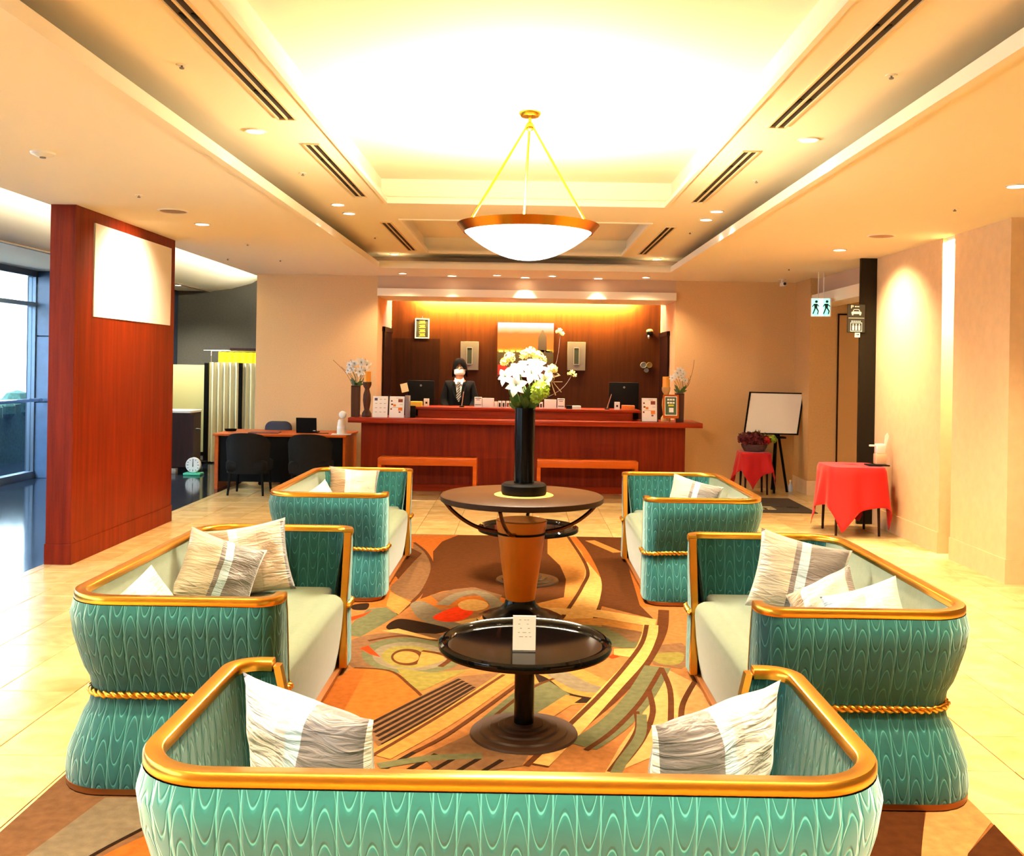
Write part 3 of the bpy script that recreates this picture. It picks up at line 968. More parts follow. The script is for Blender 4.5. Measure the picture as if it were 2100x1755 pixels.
# middle right
patch('gold', [(1150, 1020), (1400, 1010), (1540, 1080), (1520, 1180), (1250, 1200), (1120, 1120)])
patch('grey', [(1225, 1035), (1300, 1018), (1430, 1080), (1545, 1122), (1400, 1125), (1290, 1080)], True)
patch('dark', [(1165, 1040), (1230, 1060), (1330, 1130), (1500, 1168), (1360, 1182), (1230, 1130)], True)
patch('cream', [(1560, 910), (1720, 908), (1690, 960), (1560, 940)])
patch('sage', [(1560, 875), (1690, 880), (1660, 905), (1560, 900)], True)
patch('taupe', [(1700, 900), (1900, 880), (2000, 960), (1900, 1010), (1760, 990), (1720, 940)])
patch('olive', [(1740, 940), (1900, 930), (1890, 985), (1790, 985)], True)
patch('peach', [(1800, 1000), (1960, 1080), (2080, 1200), (2000, 1350), (1500, 1560), (1590, 1400), (1700, 1250)])
ribbon('brown', [(1810, 715), (1795, 830), (1700, 1000), (1560, 1150), (1370, 1310), (1190, 1500)], 0.075)
ribbon('cream', [(1745, 790), (1735, 850), (1680, 960), (1545, 1110), (1360, 1310), (1180, 1490)], 0.10)
ribbon('brown', [(1725, 790), (1690, 900), (1520, 1110), (1340, 1290), (1120, 1500)], 0.03)
ribbon('sage', [(1780, 1000), (1690, 1150), (1560, 1290), (1400, 1400)], 0.15)
ribbon('brown', [(1800, 1005), (1700, 1170), (1560, 1320), (1420, 1420)], 0.028)
ribbon('brown', [(1800, 1010), (1842, 1120), (1845, 1290)], 0.03)
ribbon('brown', [(1735, 1120), (1755, 1230), (1700, 1370), (1590, 1510)], 0.03)
ribbon('brown', [(1965, 1075), (1905, 1190), (1898, 1300)], 0.03)
ribbon('brown', [(1672, 1225), (1680, 1310), (1620, 1420), (1540, 1530)], 0.03)
ribbon('sage', [(1700, 1240), (1690, 1350), (1600, 1480), (1560, 1560)], 0.05)
# near left: stripes
patch('taupe', [(300, 1300), (780, 1050), (1000, 1030), (860, 1130), (380, 1400)])
for k in range(6):
    t = k / 5
    ribbon('dark', [(330 + 70 * t, 1292 + 100 * t), (580 + 65 * t, 1165 + 88 * t), (790 + 90 * t, 1062 + 50 * t)], 0.022)
ribbon('gold', [(380, 1450), (720, 1260), (1060, 1030)], 0.13)
ribbon('brown', [(560, 1430), (760, 1320), (1090, 1080)], 0.025)
ribbon('brown', [(330, 1460), (700, 1240), (1010, 1040)], 0.022)
patch('sage', [(880, 1275), (1090, 1105), (1230, 1070), (1340, 1140), (1180, 1290), (1000, 1350)])
ribbon('gold', [(1190, 1260), (1360, 1150)], 0.09)
ribbon('brown', [(900, 1300), (1130, 1120), (1260, 1060)], 0.022)
patch('taupe', [(600, 1450), (900, 1310), (1200, 1330), (1100, 1500), (700, 1560)])
for k in range(5):
    ribbon('dark', [(330 + 130 * k, 1560), (560 + 110 * k, 1430 + 10 * k)], 0.025)
ribbon('sage', [(380, 1500), (650, 1460), (900, 1450)], 0.06)
# nearest corners, either side of the front sofa
patch('taupe', [(-200, 1850), (-20, 1700), (140, 1575), (330, 1640), (320, 1700), (100, 1850)], z6=False)
patch('grey', [(-40, 1830), (60, 1755), (215, 1640), (330, 1640), (330, 1690), (190, 1755), (60, 1850)], z6=False)
ribbon('dark', [(120, 1800), (220, 1742), (330, 1685)], 0.02, z6=False)
patch('orange', [(150, 1790), (240, 1745), (420, 1660), (420, 1850), (120, 1850)], z6=False)
patch('brown', [(1700, 1640), (1900, 1640), (1880, 1755), (1880, 1850), (1600, 1850)], z6=False)
patch('peach', [(1905, 1640), (1990, 1625), (2050, 1690), (1985, 1755), (1960, 1850), (1885, 1850), (1885, 1755)], z6=False)
ribbon('brown', [(1890, 1660), (1880, 1755), (1880, 1840)], 0.03, z6=False)
patch('brown', [(2045, 1695), (2180, 1850), (1970, 1850), (1985, 1755)], z6=False)
ro = rug.build('rug', [RC_[k] for k in rk])
tag(ro, 'large rug with swirling brown, gold, sage and red abstract pattern', 'rug')

# ================================================================== SOFAS
M_velvet = velvet('teal_quilted_velvet', C(12, 80, 80), C(62, 140, 136))
M_sage = mat('pale_sage_fabric', C(124, 138, 118), 0.9, var=0.06, scale=40, bump=0.15, bscale=300, sheen=0.5)
M_plinth = mat('bronze_plinth', C(150, 92, 44), 0.35, 0.6)
SW, SD, SH = 0.88, 0.43, 0.77
def zoff(z):
    pts = [(0.0, 0.020), (0.06, 0.026), (0.14, 0.018), (0.24, -0.022), (0.33, -0.062), (0.365, -0.070), (0.40, -0.062), (0.50, -0.022), (0.60, 0.008), (0.68, 0.020), (0.735, 0.006), (0.77, 0.0)]
    for (a, p), (c, q) in zip(pts, pts[1:]):
        if a <= z <= c:
            t = (z - a) / (c - a); t = t * t * (3 - 2 * t)
            return p + (q - p) * t
    return 0.0
def upath(ret, rf=0.10, rb=0.20, off=0.0):
    """plan of the shell: from the inner end of one front return round the back to the other; gives point, outward normal"""
    P = []
    def arc(cx, cy, r, a0, a1, n):
        for i in range(n + 1):
            a = math.radians(a0 + (a1 - a0) * i / n)
            P.append((Vector((cx + r * math.cos(a), cy + r * math.sin(a), 0)), Vector((math.cos(a), math.sin(a), 0))))
    def seg(p, q, nrm, n):
        for i in range(1, n):
            P.append((Vector(p).lerp(Vector(q), i / n), Vector(nrm)))
    P.append((Vector((-SW + rf + ret, -SD, 0)), Vector((0, -1, 0))))
    seg((-SW + rf + ret, -SD, 0), (-SW + rf, -SD, 0), (0, -1, 0), 4)
    arc(-SW + rf, -SD + rf, rf, 270, 180, 8)
    seg((-SW, -SD + rf, 0), (-SW, SD - rb, 0), (-1, 0, 0), 10)
    arc(-SW + rb, SD - rb, rb, 180, 90, 12)
    seg((-SW + rb, SD, 0), (SW - rb, SD, 0), (0, 1, 0), 24)
    arc(SW - rb, SD - rb, rb, 90, 0, 12)
    seg((SW, SD - rb, 0), (SW, -SD + rf, 0), (1, 0, 0), 10)
    arc(SW - rf, -SD + rf, rf, 0, -90, 8)
    seg((SW - rf, -SD, 0), (SW - rf - ret, -SD, 0), (0, -1, 0), 4)
    P.append((Vector((SW - rf - ret, -SD, 0)), Vector((0, -1, 0))))
    return P
def ret(z):
    return 0.035 + 0.09 * max(0.0, min(1.0, (SH - z) / 0.40))
NF = 4 + 9 + 4                                              # points over which the waist fades out towards the arm fronts
def wf(i, n):
    k = min(i, n - 1 - i)
    t = max(0.0, min(1.0, (k - 5) / (NF - 5)))
    return 0.06 + 0.94 * t * t * (3 - 2 * t)
def ring(z, off, fade=False):
    P = upath(ret(z))
    return [p + n * (off * (wf(i, len(P)) if fade else 1.0)) + Vector((0, 0, z)) for i, (p, n) in enumerate(P)]
base_path = upath(0.1)
arcl = [0.0]
for (a, _), (c, _) in zip(base_path, base_path[1:]):
    arcl.append(arcl[-1] + (c - a).length)
zs = [0.03, 0.06, 0.10, 0.14, 0.19, 0.24, 0.28, 0.31, 0.335, 0.355, 0.365, 0.375, 0.395, 0.42, 0.46, 0.50, 0.55, 0.60, 0.64, 0.68, 0.71, 0.735]
q = MB()
q.grid([ring(z, zoff(z), True) for z in zs], 0, [[(s, z) for s in arcl] for z in zs], flip=True)
SOFA = {}
SOFA['outer_shell'] = q.mesh('outer_shell', M_velvet, 70)
def inoff(z):
    return -0.038 - 0.040 * max(0.0, min(1.0, (0.735 - z) / 0.33))
zi = [0.30, 0.38, 0.44, 0.50, 0.56, 0.62, 0.68, 0.735]
nP = len(base_path)
mid = 1 + 3 + 9 + 9 + 6                                     # half-way round the rear corner
def lining(i0, i1):
    g = MB()
    g.grid([ring(z, inoff(z))[i0:i1 + 1] for z in zi], 0, [[(s, z) for s in arcl[i0:i1 + 1]] for z in zi])
    return g
SOFA['arm_lining_a'] = lining(0, mid).mesh('arm_lining', M_velvet, 70)
SOFA['arm_lining_b'] = lining(nP - 1 - mid, nP - 1).mesh('arm_lining', M_velvet, 70)
SOFA['back_lining'] = lining(mid, nP - 1 - mid).mesh('back_lining', M_sage, 70)
def sweep(rings_off, z_of, close=True):
    """rings_off: cross-section corners (offset, z)"""
    g = MB()
    rws = [[p + n * o + Vector((0, 0, z)) for p, n in upath(ret(SH))] for o, z in rings_off]
    rws.append(rws[0])
    g.grid(rws, 0, flip=False)
    k = len(rings_off); w = len(rws[0])
    g.face([i * w for i in range(k)]); g.face([i * w + w - 1 for i in range(k)][::-1])
    return g
SOFA['rail'] = sweep([(0.003, 0.736), (0.006, 0.742), (0.006, 0.762), (0.001, 0.769), (-0.036, 0.769), (-0.042, 0.764), (-0.043, 0.748), (-0.042, 0.738)], None).mesh('rail', M_gold, 50)
# vertical gold trims closing the arm ends
def trim(side):
    g = MB(); rws = []
    for z in zs + [0.752]:
        zz = min(z, 0.735)
        x = -SW + 0.10 + ret(z)
        o, i = zoff(zz) * 0.06 + 0.003, -0.040
        rws.append([(side * -1 * (x + 0.016) * -1 if False else side * (SW - 0.10 - ret(z)) , -SD - o, z), (side * (SW - 0.10 - ret(z) - 0.020), -SD - o + 0.004, z),
                    (side * (SW - 0.10 - ret(z) - 0.020), -SD - i - 0.004, z), (side * (SW - 0.10 - ret(z)), -SD - i, z)])
    g.grid([r + [r[0]] for r in rws], 0, flip=(side < 0))
    g.face(range(4)); n = len(rws)
    g.face([5 * (n - 1) + i for i in range(4)][::-1])
    return g.mesh('arm_trim', M_gold, 40)
SOFA['trim_a'], SOFA['trim_b'] = trim(-1), trim(1)
# rope round the waist: two twisted strands
g = MB()
wp = [p + n * (zoff(0.365) * wf(i, len(base_path)) + 0.008) + Vector((0, 0, 0.365)) for i, (p, n) in enumerate(upath(ret(0.365)))]
dense = []
for a, c in zip(wp, wp[1:]):
    k = max(1, int((c - a).length / 0.010))
    dense += [a.lerp(c, i / k) for i in range(k)]
dense.append(wp[-1])
for st in (0, 1):
    pts = []
    s = 0.0
    for i, p in enumerate(dense):
        if i:
            s += (p - dense[i - 1]).length
        t = (dense[min(i + 1, len(dense) - 1)] - dense[max(i - 1, 0)]).normalized()
        n1 = Vector((0, 0, 1)); n2 = t.cross(n1)
        a = 2 * PI * s / 0.062 + st * PI
        pts.append(p + (n1 * math.cos(a) + n2 * math.sin(a)) * 0.0085)
    g.tube(pts, 0.0095, 6)
SOFA['rope'] = g.mesh('rope', M_gold, 60)
# plinth and seat
def rrect(x0, x1, y0, y1, rf, rb, z, n=6):
    P = []
    for cx, cy, r, a0 in ((x0 + rf, y0 + rf, rf, 180), (x1 - rf, y0 + rf, rf, 270), (x1 - rb, y1 - rb, rb, 0), (x0 + rb, y1 - rb, rb, 90)):
        for i in range(n + 1):
            a = math.radians(a0 + 90 * i / n)
            P.append((cx + r * math.cos(a), cy + r * math.sin(a), z))
    return P
def stack(rings):
    g = MB()
    w = len(rings[0])
    g.grid([r + [r[0]] for r in rings])
    g.face(range(w)[::-1]); o = (len(rings) - 1) * (w + 1)
    g.face(range(o, o + w))
    return g
SOFA['plinth'] = stack([rrect(-SW - o, SW + o, -SD + 0.045 - o, SD + o, 0.1, 0.2, z) for o, z in ((0.006, 0.0), (0.016, 0.004), (0.018, 0.028), (0.010, 0.034))]).mesh('plinth', M_plinth, 50)
e = 0.082
def seat_ring(z, i, f):
    """T-shaped plan: the nose of the seat comes forward between the two arm returns"""
    P = []
    def arc(cx, cy, r, a0, n=6):
        for k in range(n + 1):
            a = math.radians(a0 + 90 * k / n)
            P.append((cx + r * math.cos(a), cy + r * math.sin(a), z))
    x1, x2, yf, ys_, yb = 0.632 - i, SW - e - i, -SD + 0.008 + f, -SD + 0.10 + i, SD - e - i
    arc(-x1 + 0.03, yf + 0.03, 0.03, 180); arc(x1 - 0.03, yf + 0.03, 0.03, 270)
    P.append((x1, ys_, z)); P.append((x2, ys_, z))
    arc(x2 - 0.115, yb - 0.115, 0.115, 0); arc(-x2 + 0.115, yb - 0.115, 0.115, 90)
    P.append((-x2, ys_, z)); P.append((-x1, ys_, z))
    return P
M_seat = mat('sage_seat_fabric', C(104, 116, 94), 0.9, var=0.06, scale=40, bump=0.15, bscale=300, sheen=0.3)
SOFA['seat'] = stack([seat_ring(z, i, f) for z, i, f in
                      ((0.035, 0.0, 0.045), (0.12, 0.0, 0.028), (0.25, 0.0, 0.012), (0.36, 0.0, 0.004), (0.395, 0.003, 0.006), (0.42, 0.010, 0.018), (0.436, 0.022, 0.040), (0.442, 0.04, 0.085))]).mesh('seat', M_seat, 60)
def sofa(label, loc, rz):
    t = thing('sofa', label, 'sofa', loc, rz, 'teal quilted sofas round the rug')
    for nm, key in (('outer_shell', 'outer_shell'), ('arm_lining', 'arm_lining_a'), ('arm_lining', 'arm_lining_b'), ('back_lining', 'back_lining'), ('rail', 'rail'),
                    ('arm_trim', 'trim_a'), ('arm_trim', 'trim_b'), ('rope', 'rope'), ('plinth', 'plinth'), ('seat', 'seat')):
        link(nm, SOFA[key], t)
    return t
RZ = 0.0096
S_front = sofa('teal quilted sofa nearest the viewer, seen from its back', (-0.016, 2.60, RZ), PI)
S_lm = sofa('teal quilted sofa nearer on the left, by the red partition', (-1.372, 4.65, RZ), PI / 2)
S_lf = sofa('teal quilted sofa farther on the left, before the office desk', (-1.395, 7.78, RZ), PI / 2)
S_rm = sofa('teal quilted sofa nearer on the right, facing the low table', (1.368, 4.63, RZ), -PI / 2)
S_rf = sofa('teal quilted sofa farther on the right, near the floor mat', (1.325, 7.80, RZ), -PI / 2)

# ---- cushions
def cushion_mesh(w, h, T, mt, seed, crumple=0.0):
    rnd = random.Random(seed)
    n = 22
    ph = [rnd.uniform(0, 6.28) for _ in range(6)]
    def pt(i, j, s):
        a, c = 2 * i / n - 1, 2 * j / n - 1
        t = max(0.0, (1 - abs(a) ** 2.3) * (1 - abs(c) ** 2.3)) ** 0.62
        kx = 1 - 0.085 * (1 - c * c) ; ky = 1 - 0.085 * (1 - a * a)
        x = a * w / 2 * (0.93 + 0.07 * abs(c) ** 2) * ky if False else a * w / 2 * (1 - 0.09 * (1 - c * c) * abs(a) ** 3)
        y = c * h / 2 * (1 - 0.09 * (1 - a * a) * abs(c) ** 3)
        wr = 0.006 * math.sin(7 * a + 4 * c + ph[0]) + 0.005 * math.sin(11 * c - 5 * a + ph[1])
        z = s * (T / 2 * t + wr * t) + crumple * math.sin(2.2 * a + ph[2]) * math.cos(1.6 * c + ph[3])
        return (x, y, z)
    g = MB()
    uv = [[(i / n, j / n) for i in range(n + 1)] for j in range(n + 1)]
    g.grid([[pt(i, j, 1) for i in range(n + 1)] for j in range(n + 1)], 0, uv)
    g.grid([[pt(i, j, -1) for i in range(n + 1)] for j in range(n + 1)], 0, uv, flip=True)
    me = g.mesh('cushion', mt, 70)
    bm = bmesh.new(); bm.from_mesh(me)
    bmesh.ops.remove_doubles(bm, verts=bm.verts, dist=1e-5)
    bm.to_mesh(me); bm.free()
    for p in me.polygons:
        p.use_smooth = True
    return me
BE, WH, BL, GR, TA = C(184, 172, 150), C(216, 210, 202), C(172, 194, 206), C(110, 104, 102), C(156, 126, 92)
M_c1 = striped('cushion_beige_grey', [(0.0, BE), (0.40, GR), (0.46, BL), (0.56, GR), (0.97, WH)], 1)
M_c2 = striped('cushion_tan_cream', [(0.0, TA), (0.30, WH), (0.40, C(214, 190, 168)), (0.62, C(196, 174, 152)), (0.93, GR)], 4)
M_c3 = striped('cushion_peach_blue', [(0.0, BL), (0.26, C(222, 196, 172)), (0.6, WH), (0.8, C(224, 200, 176))], 7)
M_c4 = striped('cushion_white_grey', [(0.0, C(200, 196, 190)), (0.40, C(176, 172, 168)), (0.48, C(150, 176, 190)), (0.58, C(96, 93, 96)), (0.97, C(206, 200, 194))], 9)
def cushion(label, mt, loc, rot, w=0.47, h=0.47, T=0.17, seed=1, crumple=0.0):
    loc = (loc[0], loc[1], loc[2] + 0.028)
    o = link('cushion', cushion_mesh(w, h - 0.056, T, mt, seed, crumple), None, loc)
    # rot: (lean, roll in its own plane, heading)
    o.rotation_euler = (Matrix.Rotation(rot[2], 3, 'Z') @ Matrix.Rotation(PI / 2 + rot[0], 3, 'X') @ Matrix.Rotation(rot[1], 3, 'Z')).to_euler()
    return tag(o, label, 'cushion', 'striped scatter cushions')
D = math.radians
cushion('white and grey striped cushion on the left of the nearest sofa', M_c4, (-0.545, 2.56, 0.61), (D(12), D(-5), D(-32)), 0.46, 0.47, seed=2)
cushion('white and grey striped cushion on the right of the nearest sofa', M_c4, (0.515, 2.56, 0.61), (D(12), D(185), D(34)), 0.46, 0.47, seed=3)
cushion('tan and cream cushion upright at the far arm, nearer left sofa', M_c2, (-1.47, 5.24, 0.60), (D(-16), D(8), D(18)), 0.45, 0.45, seed=4)
cushion('grey-tan satin cushion leaning behind another, nearer left sofa', M_c1, (-1.56, 5.02, 0.58), (D(-14), D(-22), D(34)), 0.42, 0.42, seed=14)
cushion('small white striped cushion slumped by the near arm, nearer left sofa', M_c3, (-1.60, 4.10, 0.575), (D(-20), D(30), D(50)), 0.36, 0.36, seed=5, crumple=0.03)
cushion('beige and grey striped cushion upright, nearer right sofa', M_c1, (1.42, 4.93, 0.62), (D(-14), D(-12), D(-10)), 0.46, 0.46, seed=6)
cushion('peach and pale blue cushion by the near arm, nearer right sofa', M_c3, (1.56, 4.34, 0.565), (D(-18), D(24), D(-38)), 0.36, 0.36, seed=7)
cushion('tan cushion tucked between two others, nearer right sofa', M_c2, (1.46, 4.60, 0.55), (D(-26), D(36), D(-50)), 0.36, 0.36, seed=8)
cushion('tan and cream cushion upright at the far arm, farther left sofa', M_c2, (-1.45, 8.36, 0.585), (D(-16), D(-6), D(20)), 0.44, 0.44, seed=9)
cushion('small cream cushion slumped low, farther left sofa', M_c3, (-1.60, 7.70, 0.545), (D(-22), D(20), D(55)), 0.36, 0.36, seed=10, crumple=0.02)
cushion('beige and grey striped cushion upright, farther right sofa', M_c1, (1.42, 8.0, 0.585), (D(-14), D(-14), D(-12)), 0.42, 0.42, seed=11)
cushion('small cream cushion low by the near arm, farther right sofa', M_c2, (1.54, 7.43, 0.53), (D(-24), D(12), D(-40)), 0.36, 0.36, seed=12)

# ================================================================== TABLES
def low_table(label, x, y):
    t = thing('low_table', label, 'table', (x, y, RZ), group='black round pedestal tables')
    MB().lathe([(0.0001, 0.412), (0.355, 0.412), (0.366, 0.428), (0.385, 0.434), (0.398, 0.425), (0.402, 0.410), (0.396, 0.396), (0.37, 0.388), (0.0001, 0.388)], 72).build('tabletop', M_blackgl, t, smooth=40)
    MB().lathe([(0.0001, 0.05), (0.046, 0.05), (0.046, 0.388), (0.0001, 0.388)], 28).build('pedestal', M_black, t, smooth=40)
    MB().lathe([(0.0001, 0.052), (0.09, 0.052), (0.094, 0.046), (0.115, 0.044), (0.12, 0.036), (0.155, 0.034), (0.16, 0.026), (0.20, 0.022), (0.205, 0.014), (0.245, 0.010), (0.25, 0.0), (0.0001, 0.0)], 56).build('stepped_base', M_bronze, t, smooth=35)
    return t
low_table('low black round table nearest the viewer', 0.03, 4.47)
low_table('low black round table behind the tall centre table', 0.06, 7.67)
def card_stand(label, x, y, z, w, h):
    t = thing('menu_stand', label, 'menu stand', (x, y, z))
    MB().box(-w / 2, w / 2, -0.004, 0.004, 0.004, h).build('card', M_paper, t)
    MB().box(-w / 2, w / 2, -0.03, 0.03, 0, 0.004).build('foot', glass_mat('acrylic', gloss=0.25), t)
    q = MB()
    rnd = random.Random(int(x * 1000))
    for i in range(5):
        zz = h * (0.88 - 0.12 * i)
        n = 3 if i == 0 else rnd.randint(2, 4)
        for k in range(n):
            xx = w * (-0.3 + 0.6 * (k + rnd.random() * 0.5) / n)
            q.box(xx, xx + w * 0.09, -0.0046, -0.004, zz, zz + h * 0.012)
    q.build('lettering', M_grey, t)
    return t
p = at(1075, 1306, 4.36)
card_stand('white card stand on the nearest low table', p.x, 4.36, 0.412 + RZ, 0.103, 0.158)
p = at(1096, 1060, 7.6)
card_stand('small white card on the low table behind', p.x, 7.62, 0.412 + RZ, 0.075, 0.10)

M_coneamber = mat('amber_lacquer', C(190, 98, 8), 0.35, spec=0.3, var=0.06, scale=6)
M_ttop = mat('dark_brown_tabletop', C(50, 30, 13), 0.5, spec=0.12, var=0.12, scale=30)
TX, TY = 0.006, 6.43
t = thing('centre_table', 'tall round centre table on an amber cone pedestal', 'table', (TX, TY, RZ))
MB().lathe([(0.0001, 0.842), (0.532, 0.842), (0.541, 0.836), (0.541, 0.806), (0.534, 0.800), (0.0001, 0.800)], 84).build('tabletop', [M_ttop], t, smooth=40)
MB().lathe([(0.0001, 0.145), (0.096, 0.145), (0.170, 0.672), (0.164, 0.676), (0.0001, 0.660)], 48).build('cone', M_coneamber, t, smooth=35)
MB().lathe([(0.1600, 0.586), (0.1632, 0.584), (0.1650, 0.596), (0.1618, 0.598)], 48, closed=True).build('ring_band', M_blackm, t, smooth=35)
MB().lathe([(0.0001, 0.15), (0.098, 0.15), (0.105, 0.12), (0.14, 0.085), (0.20, 0.055), (0.245, 0.045), (0.25, 0.030), (0.285, 0.026), (0.29, 0.0), (0.0001, 0.0)], 56).build('flared_foot', M_black, t, smooth=35)
for a in (186, 4, 255, 83):
    ca, sa = math.cos(D(a)), math.sin(D(a))
    pr = [(0.515, 0.80), (0.46, 0.735), (0.37, 0.665), (0.27, 0.618), (0.17, 0.598), (0.145, 0.594)]
    MB().tube(spline([(r * ca, r * sa, z) for r, z in pr], 5), 0.013, 8).build('curved_arm', mat('bronze_arm', C(96, 58, 36), 0.22, 0.8), t, smooth=50)
# doily, vase, flowers
tag(MB().lathe([(0.0001, 0.003), (0.19, 0.003), (0.197, 0.0), (0.0001, 0)], 56).build('round_mat', mat('gold_mat', C(206, 160, 62), 0.6), None, loc=(TX + 0.012, TY, 0.842 + RZ)), 'round gold mat under the black vase', 'mat')
vz = 0.845 + RZ
vs = thing('vase', 'tall black cylinder vase on a round black foot', 'vase', (TX + 0.012, TY, vz))
MB().lathe([(0.0001, 0.075), (0.135, 0.075), (0.15, 0.062), (0.15, 0.012), (0.142, 0.0), (0.0001, 0)], 48).build('foot', M_blackm, vs, smooth=35)
MB().lathe([(0.0001, 0.075), (0.067, 0.075), (0.067, 0.572), (0.060, 0.572), (0.060, 0.10), (0.0001, 0.10)], 36).build('cylinder', M_black, vs, smooth=35)

def petal_strip(g, base, direc, up, L, W, curl, m=0):
    """one lily petal: a tapered, recurving leaf-shaped strip with a folded midline"""
    direc, up = direc.normalized(), up.normalized()
    side = direc.cross(up).normalized()
    rows = []
    for i in range(6):
        s = i / 5
        w = W * math.sin(PI * min(1.0, 0.12 + 0.88 * s) ** 0.9) * (1 if s < 0.99 else 0.02)
        c = base + direc * (L * s) + up * (L * (0.55 * s - curl * s * s))
        rows.append([c - side * w + up * 0.08 * w, c - up * 0.12 * w, c + side * w + up * 0.08 * w])
    g.grid(rows, m)
def lily(parent, c, facing, size, name='lily_bloom', mt=None):
    f = Vector(facing).normalized()
    a = f.cross(Vector((0, 0, 1)))
    a = a.normalized() if a.length > 0.01 else Vector((1, 0, 0))
    bb = f.cross(a)
    g = MB()
    for k in range(6):
        th = 2 * PI * k / 6 + 0.3
        dr = a * math.cos(th) + bb * math.sin(th)
        petal_strip(g, -f * size * 0.1, dr * 0.9 + f * 0.12, f, size * (1.0 if k % 2 else 0.92), size * (0.30 if k % 2 else 0.23), 0.62)
    for k in range(5):
        th = 2 * PI * k / 5
        dr = a * math.cos(th) + bb * math.sin(th)
        g.tube([f * -0.1 * size, f * size * 0.35 + dr * size * 0.14], size * 0.018, 4, 1)
    return g.build(name, [mt or M_petal, M_leaf], parent, smooth=60, loc=c)
def cluster(parent, c, r, n, name, mt, petal=0.022, seed=0):
    rnd = random.Random(seed)
    g = MB()
    for i in range(n):
        ct = rnd.uniform(-0.75, 1); th = rnd.uniform(0, 2 * PI); st = math.sqrt(1 - ct * ct)
        dr = Vector((st * math.cos(th), st * math.sin(th), ct))
        p = dr * r * rnd.uniform(0.8, 1.05)
        t1 = dr.cross(Vector((0.3, 0.5, 0.8))).normalized(); t2 = dr.cross(t1)
        for k in range(4):
            a = PI / 2 * k + rnd.random()
            e1 = t1 * math.cos(a) + t2 * math.sin(a); e2 = dr.cross(e1)
            g.poly([p, p + (e1 + e2 * 0.5) * petal * 0.6 + dr * 0.006, p + e1 * petal + dr * 0.010, p + (e1 - e2 * 0.5) * petal * 0.6 + dr * 0.006])
    g.sphere((0, 0, 0), r * 0.78, 10, 6)
    return g.build(name, mt, parent, loc=c)
def leaf(parent, p0, p1, w, name='leaf', mt=None):
    p0, p1 = Vector(p0), Vector(p1)
    d_ = (p1 - p0); s = d_.cross(Vector((0, 1, 0.2))).normalized()
    rows = []
    for i in range(6):
        t = i / 5
        c = p0 + d_ * t + Vector((0, 0, -0.12 * d_.length * t * t))
        ww = w * math.sin(PI * (0.08 + 0.92 * t)) + 0.0005
        rows.append([c - s * ww, c - Vector((0, 0, ww * 0.3)), c + s * ww])
    return MB().grid(rows).build(name, mt or M_leaf, parent, smooth=60)
def stem(parent, p0, p1, r=0.004, name='stem', mt=None, bend=0.03):
    p0, p1 = Vector(p0), Vector(p1)
    m_ = (p0 + p1) / 2 + Vector((bend, 0, 0))
    return MB().tube(spline([p0, m_, p1], 5), r, 6).build(name, mt or M_leaf, parent, smooth=60)
FZ = 1.42
fl = thing('flower_arrangement', 'white lilies, green hydrangea and twigs filling the tall black vase', 'flowers', (TX + 0.012, TY, FZ))
def fpt(u, v, dy=0.0):
    p = at(u, v, TY + dy)
    return Vector((p.x - TX - 0.012, dy, p.z - FZ))
blooms = [((1058, 790), -0.16, (-0.2, -1, 0.15), 0.082), ((1036, 772), -0.10, (-0.6, -0.8, 0.2), 0.070), ((1062, 758), -0.08, (-0.2, -0.8, 0.6), 0.075),
          ((1090, 765), -0.13, (0.05, -1, 0.25), 0.080), ((1100, 748), -0.06, (0.15, -0.7, 0.7), 0.075), ((1117, 780), -0.09, (0.6, -0.8, 0.1), 0.070),
          ((1125, 764), -0.03, (0.7, -0.6, 0.3), 0.062), ((1078, 745), 0.04, (0.0, -0.3, 1), 0.070), ((1050, 755), 0.05, (-0.5, -0.2, 0.8), 0.065), ((1105, 790), 0.02, (0.5, -0.8, -0.2), 0.06)]
for (u, v), dy, f, s in blooms:
    c = fpt(u, v, dy)
    lily(fl, c, f, s)
    stem(fl, (c.x * 0.12, c.y * 0.12, -0.05), c - Vector(f).normalized() * s * 0.1)
for (u, v), dy, r, s in (((1088, 722), 0.02, 0.030, 1), ((1103, 730), 0.0, 0.028, 2), ((1045, 733), 0.0, 0.030, 3), ((1112, 738), 0.02, 0.022, 4), ((1034, 742), -0.02, 0.02, 5), ((1133, 757), 0.0, 0.026, 6), ((1075, 728), 0.03, 0.024, 8)):
    cluster(fl, fpt(u, v, dy), r, 34, 'blossom_cluster', M_petaly, 0.014, s)
c = fpt(1108, 800, -0.13)
cluster(fl, c, 0.050, 90, 'hydrangea_head', M_lime, 0.026, 11)
cluster(fl, fpt(1100, 815, -0.10), 0.032, 50, 'hydrangea_head', M_lime, 0.022, 12)
stem(fl, (0.01, 0, -0.05), c)
for k in range(26):
    a = random.uniform(0, 2 * PI); L = random.uniform(0.08, 0.16)
    p0 = Vector((0.03 * math.cos(a), 0.03 * math.sin(a), 0.0))
    leaf(fl, p0, p0 + Vector((L * math.cos(a) * 0.7, L * math.sin(a) * 0.7 - 0.02, random.uniform(0.04, 0.20))), 0.024)
for k in range(7):
    a = random.uniform(-0.8, 0.8)
    p0 = fpt(1110 + 4 * k, 790 - 6 * k, 0.0)
    p1 = fpt(1140 + random.uniform(-8, 16), 745 + random.uniform(0, 80), random.uniform(-0.05, 0.05))
    stem(fl, p0, p1, 0.0035, 'twig', M_twig, random.uniform(-0.04, 0.05))
